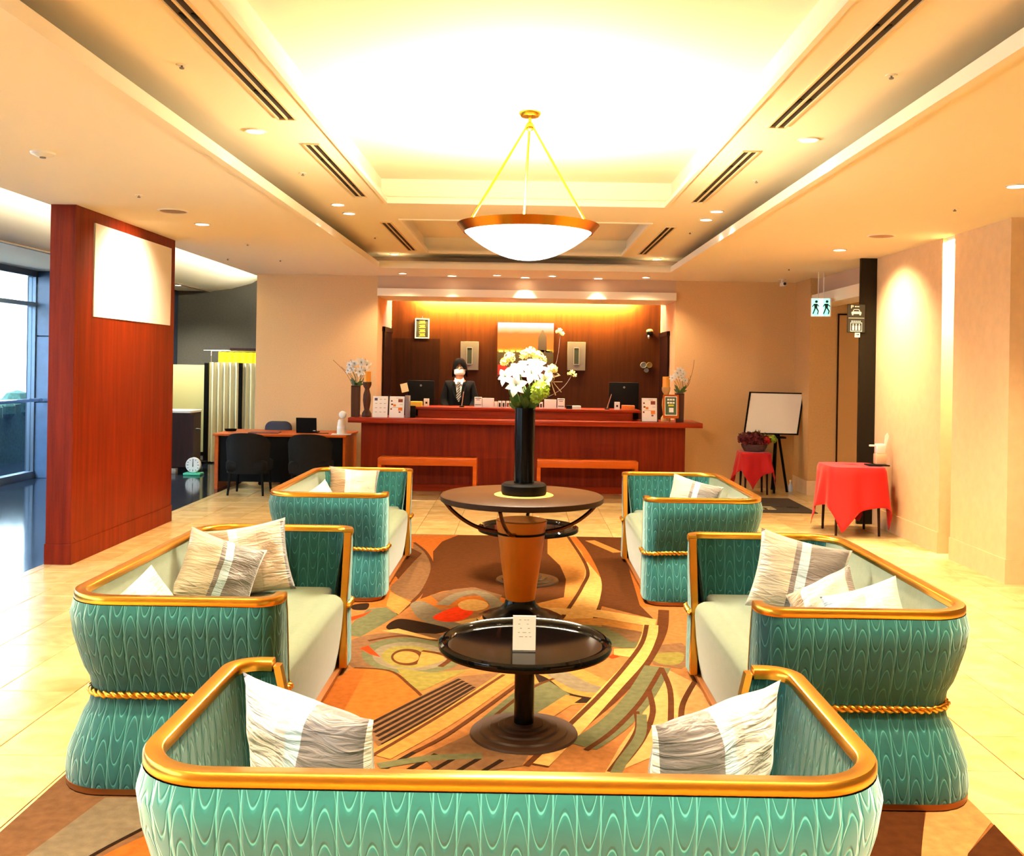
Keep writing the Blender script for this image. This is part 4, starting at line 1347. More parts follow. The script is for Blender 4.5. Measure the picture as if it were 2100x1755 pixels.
for u, v, s in ((1150, 680, 5), (1175, 766, 4)):
    c = fpt(u, v, 0.05)
    stem(fl, (0.03, 0.02, 0.02), c, 0.0018, 'twig', mat('dark_twig', C(54, 24, 8), 0.8), 0.06)
    for k in range(s):
        cluster(fl, c + Vector((0.011 * (k - s / 2) * (1 if v > 700 else 0.7), 0, 0.012 * math.sin(k * 1.3))), 0.007, 10, 'bud', M_petaly, 0.008, k + 40)

# ================================================================== LEFT SIDE
# red partition with two poster sheets
pt_ = thing('partition', 'tall red mahogany partition panel on the left', 'partition', (-3.825, 9.15, 0))
MB().box(-0.105, 0.105, -1.14, 1.14, 0.0, ZC).build('panel', M_redwood, pt_)
MB().box(-0.112, 0.112, -1.147, 1.147, 0.0, 0.17).build('skirting', M_redwood, pt_)
xf = -3.72
def on_part(u, v):
    x, y = pix(u, v)
    d_ = xf * FPX / x
    return Vector((xf, d_, HC - y * d_ / FPX))
a_, b_, c_, d_ = on_part(193, 457), on_part(350, 490), on_part(345, 667), on_part(188, 645)
ym = (a_.y + b_.y) / 2 - 0.05
for y0, y1, lab in ((a_.y, ym - 0.004, 'white blank poster sheet, nearer half on the partition'), (ym + 0.004, b_.y, 'white blank poster sheet, farther half on the partition')):
    n = 8
    rows = []
    for z in [c_.z + (a_.z - c_.z) * i / n for i in range(n + 1)]:
        rows.append([(xf + 0.006 + 0.006 * abs(math.sin(2.1 * y + z * 2)), y0 + (y1 - y0) * j / n, z) for j, y in [(j, y0 + (y1 - y0) * j / n) for j in range(n + 1)]])
    rows2 = [[(p[0] + 0.0015, p[1], p[2]) for p in r] for r in rows]
    q = MB().grid(rows2).grid(rows, flip=True)
    q.box(xf, xf + 0.005, y0, y1, c_.z, a_.z)
    tag(q.build('poster_sheet', M_paper, smooth=60), lab, 'poster')

# dark cabinet behind the partition
cb = thing('cabinet', 'dark wood cabinet with a pale top behind the partition', 'cabinet', (-5.05, 15.2, 0))
x1 = at(392, 900, 15.0).x + 5.05
MB().box(-0.55, x1, -0.25, 0.25, 0.06, 0.90).build('body', M_darkwood, cb, bevel=0.004, seg=1)
MB().box(-0.56, x1 + 0.01, -0.26, 0.26, 0.90, 0.935).build('top', M_white, cb, bevel=0.004, seg=1)
MB().box(-0.50, x1 - 0.04, -0.22, 0.22, 0.0, 0.06).build('base', M_blackm, cb)
dd = MB().box(-0.02, x1 - 0.012, -0.268, -0.25, 0.08, 0.88).build('door', M_darkwood, cb)
MB().tube([(0.02, -0.285, 0.66), (0.09, -0.285, 0.66)], 0.010, 8).build('handle', M_chrome, dd, smooth=40)
tag(MB().box(-0.06, 0.06, -0.05, 0.05, 0, 0.08).build('small_box', M_grey, loc=(at(358, 972, 14.7).x, 14.62, 0), bevel=0.005), 'small grey box on the floor by the cabinet', 'box')
# dial scale on the floor
sc_ = thing('dial_scale', 'green weighing scale with a white dial on the floor', 'scale', (at(397, 972, 14.5).x, 14.5, 0))
M_green = mat('mint_enamel', C(60, 178, 140), 0.4)
MB().box(-0.13, 0.13, -0.09, 0.09, 0.0, 0.035).build('base', M_green, sc_, bevel=0.01)
MB().prism([(-0.05, -0.04, 0.03), (0.05, -0.04, 0.03), (0.03, -0.02, 0.10), (-0.03, -0.02, 0.10)], (0, 0.07, 0)).build('neck', M_green, sc_)
q = MB().lathe([(0.0001, 0.02), (0.104, 0.02), (0.112, 0.012), (0.112, -0.03), (0.0001, -0.03)], 36)
dl = q.build('dial', M_white, sc_, smooth=40, loc=(0, -0.02, 0.15), rot=(PI / 2, 0, 0))
q = MB()
for k in range(12):
    a = 2 * PI * k / 12
    L0 = 0.076 if k % 3 else 0.064
    q.poly([(math.cos(a + s) * r, math.sin(a + s) * r, 0.021) for r, s in ((L0, -0.05), (0.094, -0.05), (0.094, 0.05), (L0, 0.05))])
q.build('tick_marks', M_ink, dl)
MB().prism([(-0.007, -0.025, 0.0215), (0.007, -0.025, 0.0215), (0.0025, 0.085, 0.0215), (-0.0025, 0.085, 0.0215)], (0, 0, 0.002)).build('needle', M_ink, dl)
# folding screen: pale panel and two corrugated ones
fs = thing('folding_screen', 'pale folding screen with dark posts in the far left corner', 'screen', (0, 0, 0))
ys_ = 16.3
M_screen = mat('pale_lime_screen', C(206, 204, 146), 0.8)
M_corr2 = mat('ivory_corrugated_screen', C(216, 212, 180), 0.8)
x0, x1 = at(330, 800, ys_).x, at(419, 800, ys_).x
zt, zb = at(400, 748, ys_).z, at(400, 926, ys_).z
MB().box(x0, x1, ys_ - 0.015, ys_ + 0.015, zb, zt).build('flat_panel', M_screen, fs)
MB().box(x0, x1, ys_ - 0.02, ys_ + 0.02, zb - 0.06, zb).build('bottom_rail', M_blackm, fs)
MB().box(x0, x1, ys_ - 0.02, ys_ + 0.02, zb - 0.13, zb - 0.075).build('kick_rail', M_grey, fs)
def corr(u0, u1, v0, v1, y, nw):
    xa, xb = at(u0, 850, y).x, at(u1, 850, y).x
    za, zb_ = at((u0 + u1) / 2, v0, y).z, at((u0 + u1) / 2, v1, y).z
    n = nw * 8
    prof = [(xa + (xb - xa) * i / n, y + 0.028 * math.sin(2 * PI * i / 8)) for i in range(n + 1)]
    q = MB().grid([[(x, yy, z) for x, yy in prof] for z in (zb_, za)]).grid([[(x, yy + 0.012, z) for x, yy in prof] for z in (zb_, za)], flip=True)
    q.build('corrugated_panel', M_corr2, fs, smooth=60)
corr(428, 488, 743, 947, 16.2, 5)
corr(496, 528, 745, 947, 16.25, 3)
for u0, u1 in ((419, 427), (488, 496)):
    xa, xb = at(u0, 850, ys_ - 0.06).x, at(u1, 850, ys_ - 0.06).x
    MB().box(xa, xb, ys_ - 0.10, ys_ + 0.02, 0.0, at(u0, 744, ys_ - 0.06).z).build('post', M_blackm, fs)
    MB().box(xa - 0.02, xb + 0.02, ys_ - 0.28, ys_ + 0.2, 0.0, 0.04).build('foot', M_blackm, fs)
# rack with yellow cloth behind the screen
yr = 16.75
rk_ = thing('clothes_rack', 'chrome clothes rack carrying a yellow cloth behind the screen', 'rack', (0, 0, 0))
zr_ = at(450, 719, yr).z
xa, xb = at(418, 719, yr).x, at(526, 719, yr).x
for dy in (0, 0.22):
    MB().tube([(xa, yr + dy, zr_), (xb, yr + dy, zr_)], 0.012, 8).build('rail', M_chrome, rk_, smooth=40)
MB().tube([(xa + 0.13, yr, 0), (xa + 0.13, yr, zr_)], 0.012, 8).build('post', M_chrome, rk_, smooth=40)
MB().tube([(xb, yr, 0), (xb, yr, zr_)], 0.012, 8).build('post', M_chrome, rk_, smooth=40)
MB().box(at(472, 719, yr).x, xb + 0.2, yr - 0.02, yr + 0.26, zr_ + 0.012, zr_ + 0.05).build('shelf', M_darkwood, rk_)
M_yel = mat('yellow_cloth', C(236, 220, 0), 0.7)
n = 30
xa, xb = at(447, 735, yr - 0.05).x, xb + 0.1
prof = [(xa + (xb - xa) * i / n, yr - 0.03 + 0.012 * math.sin(i * 1.3)) for i in range(n + 1)]
q = MB().grid([[(x, yy, z) for x, yy in prof] for z in (zr_ - 0.55, zr_ - 0.02)]).grid([[(x, yy + 0.24, z) for x, yy in prof] for z in (zr_ - 0.55, zr_ - 0.02)], flip=True)
q.quad((xa, yr - 0.03, zr_ - 0.02), (xb, yr - 0.03, zr_ - 0.02), (xb, yr + 0.21, zr_ - 0.02), (xa, yr + 0.21, zr_ - 0.02))
q.build('yellow_cloth', M_yel, rk_, smooth=60)

# ---- office desk with chairs
DX0, DX1, DY0, DY1, DZ = -4.10, -2.36, 12.92, 13.82, 0.745
dk = thing('desk', 'orange beech desk with a black front against the back wall', 'desk', (0, 0, 0))
MB().box(DX0 - 0.02, DX1 + 0.02, DY0 - 0.04, DY1, DZ - 0.03, DZ).build('desktop', M_orange, dk, bevel=0.004, seg=1)
for x in (DX0, DX1 - 0.03):
    MB().box(x, x + 0.045 if x < -3 else x + 0.03, DY0, DY1 - 0.02, 0, DZ - 0.03).build('side_panel', M_orange, dk)
MB().box(DX0 + 0.045, DX1 - 0.03, DY0 + 0.04, DY0 + 0.06, 0.10, DZ - 0.03).build('modesty_panel', M_blackm, dk)
M_chairf = mat('black_chair_fabric', C(8, 7, 7), 0.85, spec=0.2, bump=0.2, bscale=200)
def tub_chair(label, x, y):
    t = thing('visitor_chair', label, 'chair', (x, y, 0), group='black visitor chairs at the desk')
    W, Hb = 0.29, 0.80
    rows, rows2 = [], []
    n = 22
    for zz in [0.28, 0.36, 0.44, 0.5, 0.58, 0.66, 0.73, 0.78, 0.80]:
        r1, r2 = [], []
        for i in range(n + 1):
            a = math.radians(-20 - 140 * i / n)                       # back of the chair faces the viewer (-y)
            drop = 0.13 * (abs(i - n / 2) / (n / 2)) ** 3 * max(0.0, (zz - 0.42) / 0.38)
            k = 1 + 0.06 * max(0.0, zz - 0.42) / 0.38
            r1.append((W * k * math.cos(a), 0.26 * k * math.sin(a), zz - drop))
            r2.append(((W - 0.04) * k * math.cos(a), (0.26 - 0.04) * k * math.sin(a), zz - drop))
        rows.append(r1); rows2.append(r2)
    g = MB().grid(rows, flip=True).grid(rows2).grid([rows[-1], rows2[-1]], flip=True).grid([rows[0], rows2[0]])
    g.grid([[r[0] for r in rows], [r[0] for r in rows2]]).grid([[r[-1] for r in rows], [r[-1] for r in rows2]], flip=True)
    g.build('backrest', M_chairf, t, smooth=50)
    stack([rrect(-0.26 + k, 0.26 - k, -0.24 + k, 0.24 - k, 0.08, 0.10, z) for z, k in ((0.30, 0.02), (0.33, 0.0), (0.42, 0.0), (0.455, 0.03))]).build('seat', M_chairf, t, smooth=50)
    for sx in (-1, 1):
        for sy in (-1, 1):
            MB().tube([(sx * 0.20, sy * 0.17, 0.31), (sx * 0.225, sy * 0.20, 0.0)], [0.02, 0.014], 8).build('leg', M_blackm, t, smooth=40)
    return t
tub_chair('black curved-back visitor chair at the left end of the desk', at(515, 900, 12.55).x, 12.52)
tub_chair('black curved-back visitor chair in the middle of the desk', at(640, 900, 12.5).x, 12.50)
oc = thing('office_chair', 'dark blue office chair tucked behind the desk', 'chair', (at(576, 880, 13.9).x, 13.62, 0))
M_navy = mat('navy_chair_fabric', C(30, 34, 52), 0.8)
stack([[(p[0], 0.14 + p[2] * 0.2, 0.5 + p[1]) for p in rrect(-0.19 + k, 0.19 - k, 0.0 + k, 0.37 - k, 0.05, 0.10, z)] for z, k in ((-0.15, 0.02), (-0.05, 0.0), (0.1, 0.0), (0.2, 0.02))]).build('backrest', M_navy, oc, smooth=50)
stack([rrect(-0.22 + k, 0.22 - k, -0.22 + k, 0.2 - k, 0.06, 0.06, z) for z, k in ((0.42, 0.02), (0.45, 0.0), (0.49, 0.02))]).build('seat', M_navy, oc, smooth=50)
MB().tube([(0, 0.14, 0.44), (0, 0.16, 0.62)], 0.018, 8).build('back_bracket', M_blackm, oc)
MB().tube([(0, 0, 0.08), (0, 0, 0.43)], 0.025, 10).build('gas_lift', M_blackm, oc)
for k in range(5):
    a = 2 * PI * k / 5 + 0.3
    f_ = MB().tube([(0, 0, 0.09), (0.26 * math.cos(a), 0.26 * math.sin(a), 0.06)], [0.02, 0.014], 8).build('foot', M_blackm, oc)
    MB().sphere((0.26 * math.cos(a), 0.26 * math.sin(a), 0.026), 0.026, 10, 6).build('caster', M_blackm, f_, smooth=60)
# desk-top things
lp = thing('laptop', 'black laptop standing open on the desk, lid towards the viewer', 'laptop', (at(627, 889, 13.2).x, 13.25, DZ))
MB().box(-0.14, 0.14, -0.01, 0.20, 0.0, 0.014).build('keyboard_base', M_blackm, lp, bevel=0.003, seg=1)
MB().box(-0.14, 0.14, -0.006, 0.004, 0.0, 0.20).build('lid', M_blackm, lp, bevel=0.003, seg=1, loc=(0, -0.004, 0.012), rot=(D(8), 0, 0))
MB().box(0.09, 0.125, -0.008, -0.006, 0.02, 0.028).build('sticker', M_white, lp, loc=(0, -0.004, 0.012), rot=(D(8), 0, 0))
sp_ = at(701, 889, 13.15)
tag(MB().box(-0.13, 0.13, -0.10, 0.10, 0, 0.004).build('paper_sheet', M_paper, loc=(sp_.x, 13.12, DZ), rot=(0, 0, 0.1)), 'white sheet under the sanitizer on the desk', 'paper')
sn = thing('sanitizer_dispenser', 'white sanitizer dispenser with a round head on the desk', 'dispenser', (sp_.x, 13.12, DZ + 0.004))
M_bottle = mat('milky_bottle', C(238, 226, 204), 0.3)
MB().lathe([(0.0001, 0), (0.062, 0), (0.064, 0.02), (0.055, 0.15), (0.045, 0.19), (0.03, 0.2), (0.0001, 0.2)], 24).build('bottle', M_bottle, sn, smooth=40)
MB().sphere((0.012, 0, 0.26), 0.052, 18, 12, (1, 0.6, 1)).build('round_head', M_white, sn, smooth=60)
MB().lathe([(0.0555, 0.085), (0.061, 0.08), (0.0595, 0.11), (0.0535, 0.115)], 24, closed=True).build('label_band', M_paper, sn, smooth=40)
tag(MB().box(-0.20, 0.20, -0.12, 0.12, 0, 0.012).build('folder', mat('maroon_folder', C(92, 24, 20), 0.6), loc=(at(545, 889, 13.2).x, 13.15, DZ), rot=(0, 0, 0.05), bevel=0.003, seg=1), 'dark maroon folder lying on the desk', 'folder')
tag(MB().lathe([(0.0001, 0), (0.07, 0), (0.085, 0.03), (0.078, 0.03), (0.065, 0.008), (0.0001, 0.008)], 24).build('tray', M_blackm, smooth=40, loc=(at(473, 888, 13.4).x, 13.4, DZ)), 'small black dish at the left end of the desk', 'dish')
tag(MB().tube([(-0.08, 0, 0.006), (0.08, 0.02, 0.006)], 0.005, 6).build('pen', M_ink, loc=(at(663, 889, 13.2).x, 13.15, DZ)), 'black pen beside the laptop', 'pen')

# ================================================================== RECEPTION
ct = thing('reception_counter', 'red mahogany reception counter with a raised ledge', 'counter', (0, 0, 0))
MB().box(-2.17, 2.20, 13.05, 13.60, 0.10, 0.925).build('front', M_redwood, ct)
MB().box(-2.12, 2.15, 13.09, 13.60, 0.0, 0.10).build('plinth', M_redwood_x, ct)
MB().box(-2.31, 2.39, 12.80, 13.60, 0.925, 0.99).build('lower_ledge', M_redwood_x, ct, bevel=0.008)
MB().box(-1.42, 1.50, 13.16, 13.60, 0.99, 1.10).build('riser', M_redwood_x, ct)
MB().box(-1.52, 1.60, 13.10, 13.68, 1.10, 1.135).build('upper_ledge', M_redwood_x, ct, bevel=0.005)
MB().box(-1.9, 1.9, 13.60, 14.0, 0.68, 0.72).build('work_surface', M_darkwood, ct)
CZ1, CZ2 = 0.99, 1.135
def bench(label, x0, x1):
    t = thing('bench', label, 'bench', ((x0 + x1) / 2, 12.62, 0), group='orange beech benches at the counter')
    w = (x1 - x0) / 2
    MB().box(-w, w, -0.18, 0.18, 0.41, 0.50).build('top', M_orange, t, bevel=0.005)
    for s in (-1, 1):
        MB().box(min(s * w, s * (w - 0.045)), max(s * w, s * (w - 0.045)), -0.18, 0.18, 0.0, 0.41).build('leg', M_orange, t)
    return t
bench('orange beech bench at the counter, left of the vase', -1.85, -0.58)
bench('orange beech bench at the counter, right of the vase', 0.20, 1.50)

# ---- back wall pieces
yw = AB
p0, p1 = at(852, 653, yw), at(880, 694, yw)
pl = thing('framed_plaque', 'white framed dark plaque with gold vertical writing', 'plaque', ((p0.x + p1.x) / 2, yw - 0.001, (p0.z + p1.z) / 2))
w, h = (p1.x - p0.x) / 2, (p0.z - p1.z) / 2
def pframe(t, w, h, fw, mt, dep=0.03):
    q = MB().box(-w, w, -dep, 0, h - fw, h).box(-w, w, -dep, 0, -h, -h + fw).box(-w, -w + fw, -dep, 0, -h + fw, h - fw).box(w - fw, w, -dep, 0, -h + fw, h - fw)
    return q.build('frame', mt, t)
pframe(pl, w, h, 0.014, M_white)
MB().box(-w + 0.014, w - 0.014, -0.02, -0.002, -h + 0.014, h - 0.014).build('board', M_ink, pl)
M_goldink = mat('gold_ink', C(214, 158, 60), 0.5)
q = MB()
def stroke(x0, z0, x1, z1, tk=0.006):
    d_ = Vector((x1 - x0, 0, z1 - z0)).normalized() * tk
    n_ = Vector((-d_.z, 0, d_.x))
    a, c = Vector((x0, -0.0205, z0)), Vector((x1, -0.0205, z1))
    q.poly([a - n_, c - n_, c + n_, a + n_])
for k, zc in enumerate((0.10, 0.03, -0.04, -0.105)):
    stroke(-0.045, zc + 0.018, 0.045, zc + 0.022); stroke(-0.05, zc - 0.016, 0.05, zc - 0.012)
    stroke(-0.02, zc + 0.018, -0.026, zc - 0.014, 0.005); stroke(0.03, zc + 0.02, 0.04, zc - 0.02, 0.005)
    stroke(-0.03, zc + 0.002, 0.03, zc + 0.004, 0.004)
q.build('gold_writing', M_goldink, pl)
MB().tube([(0, -0.01, h), (0, -0.01, h + 0.04)], 0.006, 6).build('hook', M_chrome, pl)
M_gpanel = mat('grey_relief_panel', C(104, 90, 92), 0.7, spec=0.2, bump=0.2, bscale=120)
for (u0, u1, v0, v1, lab) in ((945, 981, 700, 759, 'grey relief panel with a slot window, left of the painting'), (1164, 1200, 701, 760, 'grey relief panel with a slot window, right of the painting')):
    p0, p1 = at(u0, v0, yw), at(u1, v1, yw)
    t = thing('relief_panel', lab, 'wall panel', ((p0.x + p1.x) / 2, yw, (p0.z + p1.z) / 2), group='grey relief panels')
    w, h = (p1.x - p0.x) / 2, (p0.z - p1.z) / 2
    MB().box(-w, w, -0.03, 0, -h, h).build('board', M_gpanel, t, bevel=0.003, seg=1)
    q = MB()
    for a in ((-0.045, -0.038, -0.135, 0.135), (0.038, 0.045, -0.135, 0.135)):
        q.box(a[0], a[1], -0.036, -0.03, a[2], a[3])
    q.box(-0.045, 0.045, -0.036, -0.03, 0.128, 0.135).box(-0.045, 0.045, -0.036, -0.03, -0.135, -0.128)
    q.build('slot_frame', mat('pale_metal_frame', C(150, 138, 138), 0.5), t)
    MB().box(-0.038, 0.038, -0.031, -0.03, -0.128, 0.128).build('slot_pane', mat('smoky_pane', C(54, 56, 50), 0.2), t)
# painting
p0, p1 = at(1021, 661, yw), at(1134, 775, yw)
t = thing('painting', 'unframed sunset painting with a dark tower and blue sky', 'painting', ((p0.x + p1.x) / 2, yw, (p0.z + p1.z) / 2))
w, h = (p1.x - p0.x) / 2, (p0.z - p1.z) / 2
def ramp_mat(name, h, stops):
    mt = bpy.data.materials.new(name); mt.use_nodes = True
    nt = mt.node_tree; bb = nt.nodes['Principled BSDF']
    tc = nt.nodes.new('ShaderNodeTexCoord'); s_ = nt.nodes.new('ShaderNodeSeparateXYZ')
    nz = nt.nodes.new('ShaderNodeTexNoise'); nz.inputs['Scale'].default_value = 8
    nt.links.new(tc.outputs['Object'], s_.inputs[0]); nt.links.new(tc.outputs['Object'], nz.inputs['Vector'])
    v_ = N(nt, 'ADD', N(nt, 'DIVIDE', N(nt, 'ADD', s_.outputs[2], h), 2 * h), N(nt, 'MULTIPLY', N(nt, 'SUBTRACT', nz.outputs['Fac'], 0.5), 0.06))
    rp = nt.nodes.new('ShaderNodeValToRGB')
    els = rp.color_ramp.elements
    els[0].position, els[0].color = stops[0]; els[1].position, els[1].color = stops[1]
    for p_, c_2 in stops[2:]:
        e_ = els.new(p_); e_.color = c_2
    nt.links.new(v_, rp.inputs['Fac']); nt.links.new(rp.outputs['Color'], bb.inputs['Base Color'])
    bb.inputs['Roughness'].default_value = 0.6
    return mt
M_art = ramp_mat('sunset_paint', h, [(0.0, C(86, 14, 4)), (0.30, C(60, 40, 12)), (0.46, C(66, 46, 17)), (0.49, C(162, 115, 28)), (0.54, C(154, 69, 7)), (0.80, C(136, 34, 5)), (0.86, C(122, 64, 79)), (0.93, C(69, 61, 136)), (1.0, C(57, 54, 133))])
MB().box(-w, w, -0.035, 0, -h, h).build('canvas', M_art, t)
q = MB()
def pz(u, v):
    p = at(u, v, yw - 0.036)
    return (p.x - (p0.x + p1.x) / 2, -0.0358, p.z - (p0.z + p1.z) / 2)
q.poly([pz(u, v) for u, v in ((1103, 720), (1121, 720), (1121, 691), (1119, 687), (1117, 683), (1114.5, 677), (1111.5, 677), (1109, 683), (1106.5, 687), (1104, 691))][::-1])
q.poly([pz(u, v) for u, v in ((1100, 726), (1133, 726), (1133, 720), (1100, 718))][::-1])
q.build('tower', mat('tower_paint', C(56, 36, 34), 0.6), t)
q = MB()
for k in range(9):
    u = 1023 + k * 12
    q.poly([pz(uu, vv) for uu, vv in ((u, 722), (u + 9, 722), (u + 9, 718), (u, 717.5))][::-1])
q.build('bridge_lights', mat('lit_paint', C(246, 206, 110), 0.6), t)
q = MB().poly([pz(u, v) for u, v in ((1021, 768), (1042, 768), (1040, 752), (1021, 747))][::-1])
q.build('red_patch', mat('red_paint', C(214, 24, 12), 0.6), t)
# three discs and a wall fitting on the right
t = thing('disc_clock', 'cluster of three overlapping grey discs on the wood wall', 'wall clock', (at(1325, 752, yw).x, yw, at(1325, 752, yw).z))
for dx, dz, r, mt_ in ((-0.045, 0.025, 0.050, M_grey), (0.05, 0.028, 0.046, mat('bronze_disc', C(132, 98, 40), 0.5)), (0.004, -0.055, 0.036, M_grey)):
    dsc = MB().lathe([(0.0001, 0.018), (r * 0.82, 0.018), (r * 0.86, 0.024), (r, 0.022), (r, 0.0), (0.0001, 0.0)], 28).build('disc', mt_, t, smooth=35, loc=(dx, -0.002 - abs(dx) * 0.2, dz), rot=(PI / 2, 0, 0))
t = thing('wall_sconce', 'small dark wall fitting with a pale dome near the alcove corner', 'wall fitting', (at(1337, 685, 15.4).x - 0.03, yw, at(1337, 685, 15.4).z))
MB().sphere((0, -0.06, 0.05), 0.055, 16, 8, (1, 0.9, 0.6)).build('dome', mat('cream_dome', C(190, 160, 110), 0.4), t, smooth=60)
MB().box(-0.045, 0.045, -0.10, 0, -0.01, 0.04).build('body', M_blackm, t, bevel=0.006)
MB().sphere((-0.02, -0.09, -0.045), 0.026, 12, 8, (0.8, 0.6, 1.3)).build('lens', M_chrome, t, smooth=60)
# shelf panelling seen low behind the counter
struct(MB().box(-0.80, 0.30, AB - 0.06, AB, 0.4, 1.10).box(-0.82, 0.32, AB - 0.07, AB, 1.10, 1.125).build('wall_panel_low', M_darkwood), 'low dark panelling behind the clerk')

# ---- things on the lower ledge
def stand_menu(label, x, z, w, h, lean, blobs, frame=None, y=13.0, board=None):
    t = thing('menu_display', label, 'menu stand', (x, y, z), rot=(-lean, 0, 0))
    b_ = MB().box(-w / 2, w / 2, -0.004, 0.004, 0, h).build('sheet', board or M_paper, t)
    if frame:
        q = MB()
        f_ = 0.012
        q.box(-w / 2 - f_, w / 2 + f_, -0.008, 0.008, h, h + f_).box(-w / 2 - f_, -w / 2, -0.008, 0.008, 0, h).box(w / 2, w / 2 + f_, -0.008, 0.008, 0, h).box(-w / 2 - f_, w / 2 + f_, -0.008, 0.008, 0, 0.004)
        q.build('frame', frame, t)
    MB().box(-0.02, 0.02, 0.004, 0.07, 0, 0.004).tube([(0, 0.07, 0.0), (0, 0.006, h * 0.7)], 0.004, 6).build('strut', M_blackm, t)
    q = MB()
    for (bx, bz, bw, bh, mt_) in blobs:
        g_ = q if mt_ is I_g else MB()
        g_.quad((bx * w - bw * w / 2, -0.0045, bz * h - bh * h / 2), (bx * w + bw * w / 2, -0.0045, bz * h - bh * h / 2), (bx * w + bw * w / 2, -0.0045, bz * h + bh * h / 2), (bx * w - bw * w / 2, -0.0045, bz * h + bh * h / 2))
        if g_ is not q:
            g_.build('printed_photo', mt_, b_)
    q.build('lettering', I_g, b_)
    return t
I_o, I_r, I_g, I_v = mat('print_orange', C(222, 120, 30), 0.7), mat('print_brown', C(130, 50, 24), 0.7), mat('print_grey', C(190, 180, 168), 0.7), mat('print_violet', C(70, 60, 110), 0.7)
grid_b = [(-0.30, 0.85, 0.2, 0.12, I_v)] + [(x, z, 0.14, 0.035, I_g) for x in (-0.28, 0.02, 0.3) for z in (0.85, 0.65, 0.45, 0.25) if (x, z) != (-0.28, 0.85)]
food_b = [(0.24, 0.80, 0.30, 0.15, I_r), (0.24, 0.40, 0.28, 0.15, I_o), (-0.35, 0.78, 0.1, 0.07, I_r), (-0.32, 0.62, 0.13, 0.07, I_r), (-0.15, 0.57, 0.18, 0.10, I_o), (-0.37, 0.40, 0.1, 0.07, I_r), (0.2, 0.26, 0.13, 0.06, I_r), (0.3, 0.62, 0.2, 0.02, I_g), (-0.1, 0.47, 0.5, 0.02, I_g), (0.1, 0.92, 0.3, 0.02, I_g)]
LY = 12.95
def lx(u, v=850, y=LY):
    return at(u, v, y).x
hm = at(778, 812, LY).z - CZ1
stand_menu('white price sheet in rows at the left end of the ledge', lx(778), CZ1, 0.20, hm, D(10), grid_b)
stand_menu('white food menu sheet beside the price sheet', lx(812), CZ1, 0.20, hm, D(10), food_b)
stand_menu('dark framed food menu at the right end of the ledge', lx(1333), CZ1, 0.205, at(1333, 816, LY).z - CZ1, D(10), food_b, M_darkwood)
es_ = thing('small_easel', 'small wooden easel holding a green notice on the ledge', 'easel', (lx(1375), LY, CZ1))
e_h = at(1375, 809, LY).z - CZ1
for sx in (-0.055, 0.055):
    MB().tube([(sx * 0.6, 0.0, e_h * 0.9), (sx * 1.1, -0.035, 0.0)], 0.006, 6).build('leg', M_orange, es_, smooth=40)
MB().tube([(0, 0.01, e_h * 0.85), (0, 0.10, 0.0)], 0.006, 6).build('leg', M_orange, es_, smooth=40)
MB().box(-0.10, 0.10, -0.055, -0.015, 0.055, 0.068).build('tray', M_orange, es_)
ng = thing('framed_notice', 'green notice with yellow and white blocks in an orange wood frame', 'notice', (lx(1375), LY - 0.035, CZ1 + 0.068), rot=(-D(7), 0, 0))
nw, nh = 0.105, (e_h - 0.068)
q = MB().box(-nw, nw, -0.012, 0.0, nh - 0.022, nh).box(-nw, nw, -0.012, 0, 0, 0.022).box(-nw, -nw + 0.022, -0.012, 0, 0.022, nh - 0.022).box(nw - 0.022, nw, -0.012, 0, 0.022, nh - 0.022)
q.build('frame', M_orange, ng)
MB().box(-nw + 0.022, nw - 0.022, -0.006, -0.001, 0.022, nh - 0.022).build('mount', M_paper, ng)
MB().box(-nw + 0.032, nw - 0.032, -0.008, -0.006, 0.034, nh - 0.034).build('green_sheet', mat('notice_green', C(64, 92, 60), 0.7), ng)
q = MB()
for zc in (0.78, 0.64):
    for xc in (-0.035, 0.0, 0.035):
        q.box(xc - 0.014, xc + 0.014, -0.009, -0.008, nh * zc - 0.012, nh * zc + 0.012, 0)
q.box(-0.035, 0.04, -0.009, -0.008, nh * 0.49, nh * 0.56, 1).box(-0.025, 0.035, -0.009, -0.008, nh * 0.22, nh * 0.42, 0)
q.build('lettering', [M_paper, mat('notice_yellow', C(226, 214, 30), 0.7)], ng)
M_vase = wood('brown_square_vase', C(60, 36, 28), C(84, 52, 40), 0.5, 'Z', 0.1)
def square_vase(label, x, y, h, w=0.055):
    t = thing('square_vase', label, 'vase', (x, y, CZ1))
    g = MB()
    g.grid([[(a * k, b2 * k, z) for a, b2 in ((-w, -w), (w, -w), (w, w), (-w, w), (-w, -w))] for z, k in ((0, 0.92), (0.01, 0.95), (h * 0.5, 1.0), (h, 1.0), (h, 0.82), (0.05, 0.8))])
    g.face((3, 2, 1, 0)); g.face((25, 26, 27, 28))
    g.build('body', M_vase, t)
    MB().box(-w * 0.95, w * 0.95, -w * 1.005 - 0.001, -w * 1.0 + 0.001, h - 0.02, h - 0.012).build('rim_line', M_blackm, t)
    return t
hv = at(729, 790, 13.1).z - CZ1
square_vase('tall square brown vase at the left end of the ledge', lx(729, 850, 13.1), 13.1, hv)
square_vase('tall square brown vase at the right end of the ledge', lx(1393, 850, 13.1), 13.1, at(1393, 806, 13.1).z - CZ1)
